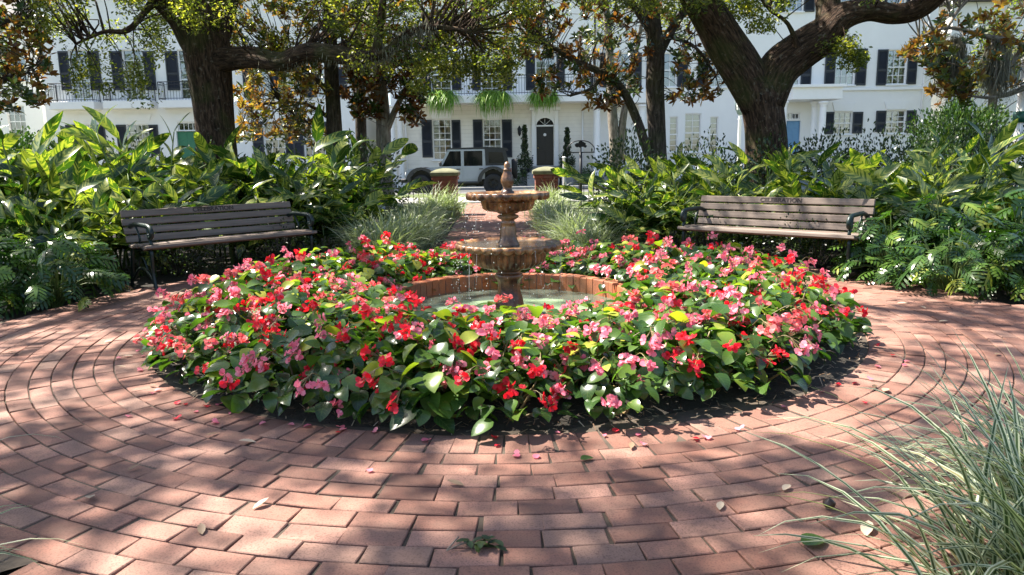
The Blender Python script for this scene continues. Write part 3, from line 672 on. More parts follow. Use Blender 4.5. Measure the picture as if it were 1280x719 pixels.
# --- the house to its right: porch columns, blue door
HPX = 1060; L0 = np.array((X(960), HY, 0.0))
h3 = thing('porch_house', 'large white house with paired porch columns, a blue front door and charcoal shutters', 'house', L0)
up3 = [((984, 70, 1000, 109), (968, 70, 983.5, 109), (1001, 73, 1014, 109)), ((1044.5, 62, 1069, 106.5), (1031, 62, 1044, 108), (1069.5, 61, 1083, 107)), ((1109.5, 62, 1133.5, 105.5), (1096, 62, 1109, 107), (1134, 62, 1146, 105.5)), ((886, 66, 910, 109), (872, 66, 885.5, 109), (910.5, 66, 924, 109)), ((822, 66, 846, 109), (808, 66, 821.5, 109), (846.5, 66, 860, 109)), ((764, 66, 788, 109), (750, 66, 763.5, 109), (788.5, 66, 802, 109))]
lo3 = [((1042.5, 140, 1065, 168), (1030, 140, 1042, 168), (1065.5, 140, 1078, 167)), ((1107.5, 138, 1132, 167), (1094.5, 138.5, 1107, 165), (1132.5, 138, 1144.5, 166))]
th3 = [((983, -28, 1005, 14.5), (969, -28, 982.5, 15), (1005.5, -28, 1019, 15)), ((1045, -28, 1068, 14.5), (1031, -28, 1044.5, 15), (1068.5, -28, 1082, 15)), ((1110, -28, 1133, 14.5), (1096, -28, 1109.5, 15), (1133.5, -28, 1146, 15))]
bay = [(836.5, 146, 847, 190), (855.5, 142, 876, 190), (887, 146, 897.5, 190)]
dr3 = rect(982, 151, 1000, 192); tr3 = rect(982, 141, 1000, 149.5); drr = rect(771, 158, 781, 200); trr = rect(771, 147, 781, 156.5)
holes = [rect(*w) for w, _, _ in up3 + lo3 + th3] + [rect(*b) for b in bay] + [dr3, tr3, drr, trr]
m = MB(); wallmesh(m, X(745), X(1164), -.1, 12.4, HY+.01, holes); off(m, L0).build('wall', M['stucco'], h3)
for i, (w_, s1, s2) in enumerate(up3 + lo3 + th3):
    window(h3, rect(*w_), 3, 4, curtain=.33, L0=L0); shutter(h3, rect(*s1), L0=L0); shutter(h3, rect(*s2), L0=L0)
for b in bay: window(h3, rect(*b), 2 if b[2]-b[0] > 15 else 1, 6, L0=L0, blind=.75)
window(h3, tr3, 4, 1, L0=L0, sill=False); door(h3, dr3, M['bluedoor'], L0); window(h3, trr, 1, 1, L0=L0, sill=False); door(h3, drr, M['reddoor'], L0)
lintel(h3, 1040, 1069, 128, 139, L0); lintel(h3, 1105, 1136, 127, 137, L0)
slabpart(h3, 'string_course', (X(1034), Zp(113.5), X(1164), Zp(110)), HY-.1, HY+.005, M['trim'], L0); slabpart(h3, 'porch_roof', (X(974), Zp(127), X(1033), Zp(112)), HY-1.9, HY+.005, M['trim'], L0)
slabpart(h3, 'porch_cornice', (X(971), Zp(113), X(1036), Zp(109.5)), HY-2.05, HY+.002, M['trim'], L0)
HPX = 778
slabpart(h3, 'entablature', (X(745), Zp(131), X(812), Zp(116)), HY-1.2, HY+.005, M['trim'], L0)
for px, dy in ((1018, -1.1), (1028, -1.7), (979, -1.7)): column(h3, X(px, 150, HY+dy), .19, .4, P(px, 127, HY+dy)[2], HY+dy, L0)
for px in (746, 803): column(h3, X(px, 150, HY-1), .2, .4, P(px, 131, HY-1)[2]-.01, HY-1, L0)
slabpart(h3, 'porch_floor', (X(970), -.1, X(1036), .4), HY-2.1, HY+.003, M['concrete'], L0); slabpart(h3, 'entrance_floor', (X(743), -.1, X(812), .4), HY-1.4, HY+.003, M['concrete'], L0)
m = MB(); m.tube([(X(1152), HY-.05, 0), (X(1152), HY-.05, 12)], .05, 8); off(m, L0).build('downpipe', M['trim'], h3)
hip_roof(h3, X(745), X(1164), 12.42, HY, L0)
# --- a further white house past the corner
HF = 44.0; L0 = np.array((P(1300,130,HF)[0], HF, 0)); h4 = thing('plain_house', 'plain white house set back beyond the magnolia with brown leaves by the white post', 'house', L0)
fx = lambda px: P(px, 130, HF)[0]; hs = [rect(a, b, a+24, b+44, HF) for a in (1215, 1275, 1335) for b in (62, 138)]
m = MB(); wallmesh(m, fx(1182), fx(1420), -.1, 10.0, HF, hs); off(m, L0).build('wall', M['stucco'], h4)
for w_ in hs: window(h4, w_, 3, 4, Y=HF, L0=L0, curtain=.3)
hip_roof(h4, fx(1182), fx(1420), 10.02, HF, L0)

HB = 47.0; L0 = np.array((P(-60,130,HB)[0], HB, 0)); h5 = thing('gabled_house', 'white house set back beyond the balcony house, behind the rust-brown magnolia', 'house', L0)
fb_ = lambda px: P(px, 130, HB)[0]; hs = [rect(a, b, a+22, b+40, HB) for a in (-230, -170, -110, -50, 10) for b in (62, 132)]
m = MB(); wallmesh(m, fb_(-290), fb_(52), -.1, 10.4, HB, hs); off(m, L0).build('wall', M['stucco'], h5)
for w_ in hs: window(h5, w_, 3, 4, Y=HB, L0=L0, curtain=.3)
hip_roof(h5, fb_(-290), fb_(52), 10.42, HB, L0)

# ferns spilling over the long balcony
for i, (px, wd, ln, lab) in enumerate(((552, 27, 27, 'hanging green fern on the balcony above the shuttered window nearest the car bonnet'), (617, 31, 31, 'fullest hanging green fern, in the middle of the long balcony'), (680, 27, 22, 'short green fern on the balcony above the black front door'))):
    c = P(px, 116, HC-1.35); ft = thing('hanging_fern', lab, 'fern', c, 0, 'ferns hanging on the long balcony'); b = MB(); n = 420; a = rng.uniform(0, 2*pi, n); hw = wd/2/23.0
    O = np.stack([rng.uniform(-hw, hw, n), rng.uniform(-.12, .12, n), rng.uniform(-.12, .12, n)], 1); D = np.stack([np.cos(a)*.5, -np.abs(np.sin(a))*.6, rng.uniform(-.5, .25, n)], 1)
    b.blades(O, D, np.stack([-D[:, 1], D[:, 0], 0*a], 1), rng.uniform(.6, 1.35, n)*ln/26, .02, grassp, rng.uniform(1.0, 1.5, n), 5, 2, bpow=.5); b.build('frond', M['fern'], ft)
    q = MB(); q.box(np.array((-hw, -.1, -.22)), np.array((hw, .1, -.02)), .02); q.build('trough', M['iron'], ft)

# ------------------------------------------------------------------ parked car (length along X, front towards -X)
CY = 31.2
cx0 = P(574, 220, CY)[0]
car = thing('parked_car', 'silver four-door off-road car with black soft top and spare wheel, parked at the kerb', 'car', (cx0, CY, -0.1)); car.scale = (1.04, 1.04, 1.06)
def arch(cx, r, n=9): return [(cx + r*cos(a), .52 + r*sin(a)) for a in np.linspace(pi, 0, n)]
HWD = 0.78
side = [(2.12, .56), (2.12, 1.12), (-.72, 1.12), (-.80, 1.10), (-1.98, 1.03), (-2.08, .95), (-2.1, .62)]
bot = [(-2.0, .52)] + arch(-1.46, .47) + arch(1.42, .47) + [(2.05, .52)]
b = MB(); b.prism(side + bot, -HWD, HWD); b.build('body', M['carpaint'], car)
# cabin glasshouse: pillars and roof rails as one painted shell; the rear third is the fabric top
for sgn in (-1, 1):
    y0, y1 = sgn*(HWD-.07), sgn*(HWD-.01)
    b = MB()
    for q in ([(-.72,1.121),(-.62,1.121),(-.30,1.70),(-.40,1.72)], [(.14,1.121),(.26,1.121),(.26,1.70),(.14,1.70)], [(1.0,1.121),(1.12,1.121),(1.10,1.70),(1.0,1.70)], [(-.40,1.70),(1.10,1.70),(1.10,1.76),(-.40,1.76)]): b.prism(q, y0, y1)
    b.build('window_pillar', M['carpaint'], car)
    for q in ([(-.62,1.121),(.14,1.121),(.14,1.70),(-.30,1.70)], [(.26,1.121),(1.0,1.121),(1.0,1.70),(.26,1.70)]):
        b = MB(); b.prism(q, sgn*(HWD-.055), sgn*(HWD-.03)); b.build('side_window', M['carglass'], car)
    b = MB(); b.prism([(1.121,1.125),(2.06,1.125),(1.93,1.74),(1.121,1.78)], y0, y1+sgn*.005); st_ = b.build('soft_top_side', M['softtop'], car)
    b = MB(); b.prism([(1.25,1.22),(1.88,1.22),(1.80,1.64),(1.25,1.64)], y1+sgn*.0055, y1+sgn*.012); b.build('quarter_window', M['carglass'], st_)
    for (a, c) in ((-.66, .19), (.22, 1.10)):
        b = MB(); b.box(np.array((a+.012, sgn*HWD, .60)), np.array((c-.012, sgn*(HWD+.014), 1.10)), .012); dd = b.build('door', M['carpaint'], car)
        b = MB(); b.box(np.array((c-.24, sgn*(HWD+.015), .985)), np.array((c-.07, sgn*(HWD+.045), 1.02)), .012); b.build('handle', M['plastic'], dd)
    for wx in (-1.46, 1.42):
        o1 = [(wx+.62*cos(a)*1.02, .50+.60*sin(a)) for a in np.linspace(pi, 0, 13)]; o2 = [(wx+.47*cos(a), .52+.47*sin(a)) for a in np.linspace(0, pi, 13)]
        b = MB(); b.prism(o1 + o2, sgn*(HWD-.04), sgn*(HWD+.13)); b.build('fender_flare', M['plastic'], car)
        w = thing('wheel', None, None); w.parent = car; w.location = (wx, sgn*(HWD+.01), .40); w.rotation_euler = (radians(-90 if sgn > 0 else 90), 0, 0)
        b = MB(); b.lathe([(.225,-.11),(.30,-.125),(.375,-.12),(.395,-.09),(.40,0),(.395,.09),(.375,.12),(.30,.125),(.225,.11)], 36); b.build('tyre', M['tyre'], w)
        b = MB(); b.lathe([(.226,.10),(.21,.105),(.20,.03),(.06,.05),(.05,.07),(0,.075)], 30)
        for k in range(5): a = k*2*pi/5; b.prism([(.05,-.03),(.205,-.022),(.205,.022),(.05,.03)], .035, .085, axes=(0,1,2)); v = b.V[-1]; b.V[-1] = np.stack([v[:,0]*cos(a)-v[:,1]*sin(a), v[:,0]*sin(a)+v[:,1]*cos(a), v[:,2]], 1)
        b.build('rim', M['iron'], w)
    b = MB(); b.tube([(-.62, sgn*HWD, 1.16), (-.66, sgn*(HWD+.16), 1.18)], .018, 6); b.box(np.array((-.72, sgn*(HWD+.1), 1.13)), np.array((-.62, sgn*(HWD+.27), 1.30)), .03); b.build('mirror', M['plastic'], car)
    b = MB(); b.box(np.array((-.86, sgn*(HWD-.05), .44)), np.array((.84, sgn*(HWD+.1), .51)), .02); b.build('running_board', M['plastic'], car)
    b = MB(); b.box(np.array((2.121, sgn*.62-.07, .80)), np.array((2.15, sgn*.62+.07, 1.02)), .015); b.build('tail_lamp', M['redlens'], car)
    b = MB(); b.lathe([(0,.05),(.06,.045),(.09,.02),(.095,0)], 20); b.V = [np.stack([-2.09-v[:,2], v[:,0]+sgn*.52, v[:,1]+.84], 1) for v in b.V]; b.build('headlight', M['lampglass'], car)
b = MB(); b.add([(-.70,-.72,1.125),(-.70,.72,1.125),(-.37,.68,1.72),(-.37,-.68,1.72)], np.array([[0,1,2,3]])); b.build('windscreen', M['carglass'], car)
b = MB(); b.prism([(-.44,1.735),(1.93,1.742),(1.96,1.70),(2.04,1.74),(1.97,1.80),(1.1,1.845),(-.30,1.82),(-.44,1.775)], -.765, .765); b.build('soft_top', M['softtop'], car)
b = MB(); b.add([(2.062,-.76,1.125),(2.062,.76,1.125),(1.935,.74,1.735),(1.935,-.74,1.735)], np.array([[0,1,2,3]])); b.build('rear_window', M['softtop'], car)
b = MB(); b.box(np.array((-2.32,-.78,.50)), np.array((-2.1,.78,.66)), .04); b.build('front_bumper', M['plastic'], car)
b = MB(); b.box(np.array((2.12,-.80,.46)), np.array((2.26,.80,.62)), .04); b.build('rear_bumper', M['plastic'], car)
b = MB()
for k in range(7): b.box(np.array((-2.115, -.33+k*.095, .70)), np.array((-2.085, -.27+k*.095, 1.0)), .01)
b.build('grille', M['plastic'], car)
b = MB(); b.lathe([(0,-.12),(.22,-.12),(.36,-.12),(.40,-.07),(.40,.07),(.36,.12),(.22,.11),(.2,.06),(0,.06)], 34); b.V = [np.stack([2.28+v[:,2], v[:,0], v[:,1]+.98], 1) for v in b.V]; b.build('spare_wheel', M['tyre'], car)
b = MB(); b.lathe([(0,0),(.085,0),(.085,.015),(0,.02)], 18); b.V = [np.stack([v[:,0]+1.93, -HWD-.004-v[:,2], v[:,1]+.92], 1) for v in b.V]; b.build('fuel_cap', M['plastic'], car)
b = MB(); b.box(np.array((-1.98,-.56,.34)), np.array((2.0,.56,1.0)), .05); b.build('chassis', M['iron'], car)

# ------------------------------------------------------------------ brick gate piers and iron fence at the end of the path
PY = 17.0
def pier(px, lab):
    x = P(px, 225, PY)[0]; t = thing('gate_pier', lab, 'pillar', (x, PY, -.035), 0, 'brick piers at the path entrance'); m = MB(); h = .265; z = 0.0; row = 0
    m.box(np.array((-h+.012,-h+.012,0)), np.array((h-.012,h-.012,.93)), tone=.2)
    while z < .92:
        e = .0 if z < .80 else .03
        hh = h+e
        for sd in range(4):
            xs = np.arange(-hh + (row % 2)*.1, hh, .21); xs = np.concatenate(([-hh], xs[xs > -hh+.03]))
            for q, xa in enumerate(xs):
                xb = min(hh, (xs[q+1] if q+1 < len(xs) else hh)); tn = rng.random()
                a, b_ = np.array((xa+.004, -hh, z+.004)), np.array((xb-.004, -hh+.06, z+.066))
                if xb-xa < .03: continue
                cs, sn = [(1,0),(0,1),(-1,0),(0,-1)][sd]; R = np.array(((cs,-sn,0,0),(sn,cs,0,0),(0,0,1,0),(0,0,0,1.)))
                m.box(a, b_, .004, tone=tn, M=R)
        z += .07; row += 1
    m.build('shaft', M['pier_brick'], t)
    c = MB(); e = .325; v = []
    for (r, z) in ((e-.02,.93),(e,.95),(e,1.01),(e-.03,1.04),(e-.14,1.085),(.05,1.11)): v += [(-r,-r,z),(r,-r,z),(r,r,z),(-r,r,z)]
    f = [[0,3,2,1]] + [[4*i+j, 4*i+(j+1) % 4, 4*i+4+(j+1) % 4, 4*i+4+j] for i in range(5) for j in range(4)] + [[20,21,22,23]]
    c.add(v, f); c.build('cap_stone', M['cap'], t); return x
xl = pier(557, 'brick gate pier with mossy cap in front of the silver car')
xr = pier(683, 'brick gate pier with mossy cap in front of the black front door')
def fence(x0, x1, lab):
    t = thing('iron_fence', lab, 'fence', (x0, PY, -.035)); m = MB(); L = x1-x0
    for z in (.12, .58): m.box(np.array((0,-.015,z-.012)), np.array((L,.015,z+.012)), .003)
    m.build('rail', M['iron'], t); m = MB(); n = int(L/.115)
    for i in range(n+1): xx = L*i/n; m.tube([(xx,0,0),(xx,0,.70),(xx,0,.74)], [.009,.009,.002], 5)
    o = m.build('picket', M['iron'], t)
    for i in range(int(L/2.4)+1):
        m = MB(); xx = min(L-.03, i*2.4+.03); m.box(np.array((xx-.025,-.025,0)), np.array((xx+.025,.025,.80)), .005); m.lathe([(.0,.86),(.03,.84),(.033,.82),(.02,.80)], 10, c=(xx,0,0)); m.build('post', M['iron'], t)
fence(xl-14, xl-.3, 'low black iron fence running from the pier in front of the silver car')
fence(xr+.3, xr+14, 'low black iron fence running from the pier in front of the black door')

# ------------------------------------------------------------------ lamp post, white post, topiary, sign frame
def lamp_post(px, pyt, pyb, Y, lab):
    c = P(px, pyb, Y); x = c[0]; zt = P(px, pyt, Y)[2]; t = thing('lamp_post', lab, 'street lamp', (x, Y, -.03)); hb = zt-.62
    m = MB(); m.lathe([(0,0),(.16,0),(.16,.15),(.11,.25),(.085,.5),(.07,.6),(.058,hb-.2),(.075,hb-.15),(.05,hb-.08),(.06,hb)], 14); m.build('post', M['lampglass'], t)
    m = MB(); m.lathe([(.06,hb),(.10,hb+.03),(.155,hb+.16),(.16,hb+.18)], 8); m.lathe([(.22,hb+.50),(.15,hb+.58),(.05,hb+.66),(.02,hb+.74),(0,hb+.76)], 8)
    for k in range(8): a = k*pi/4; m.tube([(.16*cos(a),.16*sin(a),hb+.17),(.20*cos(a),.20*sin(a),hb+.51)], .014, 5)
    m.lathe([(.205,hb+.36),(.21,hb+.37),(.205,hb+.38)], 8); m.build('lantern_frame', M['lamppost'], t)
    m = MB(); m.lathe([(.145,hb+.18),(.185,hb+.50)], 8); m.build('lantern_glass', M['lampglass'], t)
lamp_post(923, 121, 200, 27.0, 'pale lamp post with a grey lantern beside the forked oak trunk')
t = thing('white_post', 'white post with a dark green band and hanging arm beside the bright shrub', 'post', (P(1274,160,13.4)[0], 13.4, -.035))
m = MB(); m.lathe([(0,0),(.10,0),(.10,.3),(.075,.34),(.07,2.9),(.05,2.95),(0,2.97)], 16); m.build('shaft', M['trim'], t)
zb0, zb1 = P(1274,151,13.4)[2], P(1274,137,13.4)[2]; m = MB(); m.lathe([(.071,zb0),(.115,zb0),(.12,(zb0+zb1)/2),(.115,zb1),(.071,zb1)], 16); m.build('band', M['greenband'], t)
m = MB(); m.tube(crom([(0,0,2.5),(-.05,0,2.75),(-.12,0,2.62),(-.13,0,2.4)], 4), .018, 6); m.build('arm', M['lamppost'], t)

def topiary(px, pyt, Y, lab, z0):
    c = P(px, 200, Y); zt = P(px, pyt, Y)[2]; t = thing('topiary_plant', lab, 'plant', (c[0], Y, 0)); H = zt
    m = MB(); m.lathe([(0,z0),(.2,z0),(.26,z0+.4),(.28,z0+.45),(.24,z0+.45),(0,z0+.42)], 18); m.build('pot', M['iron'], t)
    m = MB(); m.tube([(0,0,z0+.4),(.01,0,z0+1),(0,0,H-.1)], [.035,.03,.01], 6); m.build('stem', M['darkbark'], t)
    n = 1500; u = rng.random(n); z = z0+1.05 + (H-z0-1.05)*u; r = (.20-.12*u)*(1+.22*np.sin(u*24)); a = rng.uniform(0, 2*pi, n); k = rng.random(n)**.3
    O = np.stack([r*k*np.cos(a), r*k*np.sin(a), z], 1); n2 = 900; a2 = rng.uniform(0, 2*pi, n2); k2 = rng.random(n2)**.4; O2 = np.stack([.42*k2*np.cos(a2), .35*k2*np.sin(a2), z0+.75+.3*rng.normal(0,.6,n2)], 1)
    O = np.concatenate([O, O2]); D = rdir(len(O), -.3); b = MB(); b.blades(O, D, rdir(len(O)), .09, .03, oval, .3, 2, 2); b.build('foliage', M['shrub'], t)
    if z0 > .3:
        m = MB(); m.box(np.array((-.32,-.3,-.05)), np.array((.32,.3,z0-.002)), .02); m.build('plinth', M['concrete'], t)
topiary(656, 157, 38.6, 'tall clipped topiary in a dark pot beside the wall lantern', .45)
topiary(709, 160, 38.6, 'clipped topiary on the side of the black door nearer the porch columns', .45)
sx_, SY = P(726, 190, 20)[0], 20.0
t = thing('garden_sign', 'small black sign frame with a tree silhouette above the ginger leaves', 'sign', (sx_, SY, -.02)); zb, zt = P(726,189,SY)[2], P(726,175,SY)[2]
m = MB(); m.tube([(0,0,0),(0,0,zb)], .04, 10); m.build('post', M['iron'], t)
m = MB(); w = .36; m.tube(crom([(-w,0,zb),(-w,0,zb+.12),(-w*.6,0,zt-.04),(0,0,zt),(w*.6,0,zt-.04),(w,0,zb+.12),(w,0,zb)], 4), .014, 6); m.box(np.array((-w-.02,-.014,zb-.03)), np.array((w+.02,.014,zb)), .004); m.build('frame', M['iron'], t)
m = MB()
for (a, b_, r) in ((-.02,.19,.085),(.06,.20,.075),(-.10,.18,.065),(.0,.25,.06),(.12,.15,.045)): m.prism([(a+r*cos(q)*(1+.12*sin(5*q)), zb+b_+r*sin(q)*.85*(1+.12*cos(4*q))) for q in np.linspace(0, 2*pi, 18, endpoint=False)], -.01+.001*a, .01+.0013*a)
m.box(np.array((-.012,-.0085,zb+.0)), np.array((.018,.0085,zb+.16)), .003); m.build('silhouette', M['iron'], t)
t = thing('white_bollard', 'slim white post standing behind the pier in front of the black door', 'post', (P(705,205,19)[0], 19, -.02)); zt = P(705,195,19)[2]
m = MB(); m.box(np.array((-.03,-.03,0)), np.array((.03,.03,zt-.03)), .008); m.build('shaft', M['trim'], t); m = MB(); m.lathe([(.038,zt-.03),(.052,zt-.025),(.052,zt-.012),(.03,zt),(0,zt+.006)], 4); m.build('cap', M['trim'], t)

# ------------------------------------------------------------------ brick pool and tiered fountain
pool = thing('brick_pool', 'round brick pool wall holding green water in the flower bed', 'pool', FC)
RI, RO, RT = .89, 1.04, .185
m = MB(); n = 80; th = np.arange(n)/n*2*pi
for (ra, rb, za, zb_, nn, o_) in ((RI, RI+.09, -.03, RT, 80, 0), (RI+.095, RO, -.03, RT-.004, 96, .5)):
    th = (np.arange(nn)+o_)/nn*2*pi; hw = pi/nn - .0035
    for a in th:
        ra_ = ra+rng.normal(0,.0015); zt_ = zb_+rng.normal(0,.0015); ch = .006; vv = []
        for (z, i) in ((za, 0), (zt_-ch, 0), (zt_, ch)):
            for (r, s_) in ((ra_+i, -1), (rb-i, -1), (rb-i, 1), (ra_+i, 1)): q = a+s_*(hw-i*.8/r); vv.append((r*cos(q), r*sin(q), z))
        m.add(vv, np.array([[8,9,10,11]] + [[b+i, b+(i+1) % 4, b+4+(i+1) % 4, b+4+i] for b in (0, 4) for i in range(4)]), rng.random())
m.build('rim', M['orange_brick'], pool)
m = MB(); m.lathe([(RI+.008,-.03),(RI+.008,RT-.012),(RO-.008,RT-.014),(RO-.008,-.03)], 96); m.build('mortar', M['concrete'], pool)
m = MB(); m.lathe([(0,.055),(.3,.055),(.6,.055),(RI+.007,.055)], 64); m.build('water', M['water'], pool)
m = MB(); m.lathe([(0,-.025),(RI+.007,-.025)], 64); m.build('floor', M['poolfloor'], pool)

ft = thing('tiered_fountain', 'weathered brown two-bowl fountain with a pointed finial standing in the pool', 'fountain', FC)
def scal(n, amp, rows): return lambda i, th: 1 + (amp*np.abs(np.cos(n*th/2)) if i in rows else 0*th)
# pedestal below the big bowl
m = MB(); m.lathe([(.125,-.03),(.12,.05),(.11,.10),(.095,.15),(.083,.19),(.080,.25),(.088,.285),(.105,.295),(.108,.315),(.10,.33),(.085,.34),(.095,.355),(.12,.37)], 60, scal(16, .05, range(3, 7))); m.build('pedestal', M['fountain'], ft)
def bowl(name, R, z, rb, zb, rneck, nrib, nlip, hl, k1=.62, k2=.83, rib=.045):
    prof = [(rneck, zb-.012), (rneck*1.25, zb), (rb*k1, zb+.010), (rb*k2, zb+.028), (rb*.97, zb+.06), (rb, zb+.095), (rb*.99, z-.055-hl*.3), (rb*1.0, z-.045-hl*.2), (rb*1.12, z-.035-hl*.1), (R*.90, z-.032), (R*.965, z-.03), (R, z-.015), (R*1.0, z), (R*.975, z+.006), (R*.94, z-.004), (R*.86, z-.02), (R*.5, z-.05), (.03, z-.06)]
    def mod(i, th):
        k = np.ones_like(th); dz = 0*th
        if 2 <= i <= 6: k = 1 - rib*(1-np.abs(np.sin(nrib*th/2)))
        if 9 <= i <= 13: k = 1 + .03*np.abs(np.sin(nlip*th/2)); dz = (-.018*np.abs(np.sin(nlip*th/2)) if i in (9, 10, 11) else 0*th)
        return k, dz
    m = MB(); m.lathe(prof, 288, mod); b_ = m.build(name, M['fountain'], ft)
    m = MB(); m.lathe([(0, z-.012), (R*.45, z-.011), (R*.915, z-.012)], 64); m.build('water', M['bowlwater'], b_)
bowl('lower_bowl', .39, .560, .285, .365, .10, 36, 30, .03, .66, .86, .06)
m = MB(); m.lathe([(.088,.535),(.082,.56),(.068,.58),(.058,.61),(.056,.64),(.052,.68),(.048,.70),(.056,.707),(.056,.718),(.047,.726),(.05,.735),(.075,.748),(.083,.76),(.076,.77),(.05,.78),(.065,.80)], 60, scal(12, .10, range(3, 7))); m.build('stem', M['fountain'], ft)
bowl('upper_bowl', .305, .935, .205, .795, .07, 26, 26, .02, .80, .93, .05)
m = MB(); m.lathe([(.05,.90),(.05,.945),(.036,.955),(.03,.97),(.034,.985),(.045,1.01),(.047,1.03),(.04,1.06),(.03,1.085),(.026,1.10),(.031,1.106),(.026,1.113),(.020,1.12),(.024,1.135),(.021,1.15),(.009,1.165),(0,1.168)], 40, scal(8, .06, range(4, 9))); m.build('finial', M['fountain'], ft)
m = MB()
def drop(p, r): m.add(np.array([(0,0,1.6),(1,0,0),(0,1,0),(-1,0,0),(0,-1,0),(0,0,-1.2)])*r + p, np.array([[0,1,2],[0,2,3],[0,3,4],[0,4,1],[5,2,1],[5,3,2],[5,4,3],[5,1,4]]), smooth=True)
for (R, zt_, zb_, n) in ((.312, .91, .56, 150), (.40, .53, .07, 210)):
    for k in range(n): a = rng.uniform(0, 2*pi); r = R+rng.normal(0,.012)+.02*rng.random(); drop((r*cos(a), r*sin(a), rng.uniform(zb_, zt_)), rng.uniform(.0018,.004))
for k in range(60): a = rng.uniform(0, 2*pi); r = rng.uniform(.2,.75); drop((r*cos(a), r*sin(a), .06+.12*rng.random()**2), rng.uniform(.002,.004))
def trickle(a, R, zt_, zb_):
    n = 8; z = np.linspace(zt_, zb_, n); q = R + .012*np.sqrt(np.linspace(0, 1, n)) + rng.normal(0, .0012, n); m.tube(np.stack([q*cos(a)+rng.normal(0,.001,n), q*np.sin(a), z], 1), rng.uniform(.0007, .0014)*np.linspace(1.2, .5, n), 5, cap=False)
for k in range(9): z1_ = .915; trickle(rng.uniform(0, 2*pi), .306, z1_, z1_-rng.uniform(.05, .35))
for k in range(12): z1_ = .54; trickle(rng.uniform(0, 2*pi), .392, z1_, z1_-rng.uniform(.06, .46))
tag(m.build('falling_water', M['drop'], None, FC), kind='stuff')

# ------------------------------------------------------------------ two benches
def bench(x, y, rz, lab):
    t = thing('park_bench', lab, 'bench', (x, y, -.02), rz, 'slatted park benches around the fountain'); L = .95
    def slat(m, c, w, th_, ang, tone):
        R = np.eye(4); R[1,1] = cos(ang); R[1,2] = -sin(ang); R[2,1] = sin(ang); R[2,2] = cos(ang); R[:3,3] = c
        m.box(np.array((-L,-th_/2,-w/2)), np.array((L,th_/2,w/2)), .006, tone, M=R)
    m = MB(); tl = radians(-15)
    for k in range(4): slat(m, (rng.normal(0,.003), .185+.083*k*sin(-tl), .485+.083*k), .071, .03, tl, rng.random())
    b_ = m.build('backrest', M['wood'], t)
    m = MB()
    for k, (yy, zz) in enumerate(((-.235,.425),(-.125,.437),(-.02,.432),(.085,.424))): slat(m, (rng.normal(0,.003), yy, zz), .098, .034, radians(90 + (-14 if k == 0 else 3)), rng.random())
    m.build('seat', M['wood'], t)
    cu = bpy.data.curves.new('lettering', 'FONT'); cu.body = 'CELEBRATION'; cu.size = .062; cu.align_x = 'CENTER'; cu.align_y = 'CENTER'; cu.extrude = .0015; cu.offset = .0015
    tmp = bpy.data.objects.new('lettering_source', cu); C.objects.link(tmp); dg = bpy.context.evaluated_depsgraph_get(); me = bpy.data.meshes.new_from_object(tmp.evaluated_get(dg)); bpy.data.objects.remove(tmp)
    lt = bpy.data.objects.new('lettering', me); me.materials.clear(); me.materials.append(M['carved']); C.objects.link(lt); lt.parent = b_
    lt.location = (0, .185+.083*3*sin(-tl)-.0165*cos(tl), .485+.083*3-.0165*sin(tl)); lt.rotation_euler = (pi/2+tl, 0, 0); lt.scale = (1.15, 1, 1)
    for sx in (-1, 1):
        x_ = sx*(L-.06); m = MB(); fl = lambda pts, r=.019: m.tube(crom([(x_, *p) for p in pts], 5), r, 8)
        fl([(.33,0),(.30,.03),(.245,.2),(.20,.40),(.215,.50),(.25,.64),(.278,.745),(.295,.76)]); fl([(-.30,0),(-.27,.03),(-.235,.18),(-.245,.33),(-.225,.395),(-.08,.405),(.06,.395),(.20,.40)])
        fl([(-.27,.05),(-.14,.17),(.06,.2),(.26,.07)], .014); fl([(-.12,.19),(-.05,.30),(.05,.30),(.10,.19)], .011)
        f_ = m.build('end_frame', M['castiron'], t)
        m = MB(); fl([(.235,.60),(.10,.635),(-.10,.635),(-.235,.625),(-.285,.58),(-.275,.53),(-.235,.525),(-.225,.555)], .023); fl([(-.235,.40),(-.255,.46),(-.225,.52),(-.205,.60),(-.19,.65)], .017); fl([(.05,.41),(.0,.5),(.06,.6),(.10,.655)], .011); m.build('armrest', M['castiron'], f_)
    return t
bench(-3.067, 7.742, .849, 'weathered slatted bench standing in shade among the ginger leaves')
bench(2.745, 7.62, -.764, 'weathered slatted bench lit by dappled sun beside the feathery philodendron')

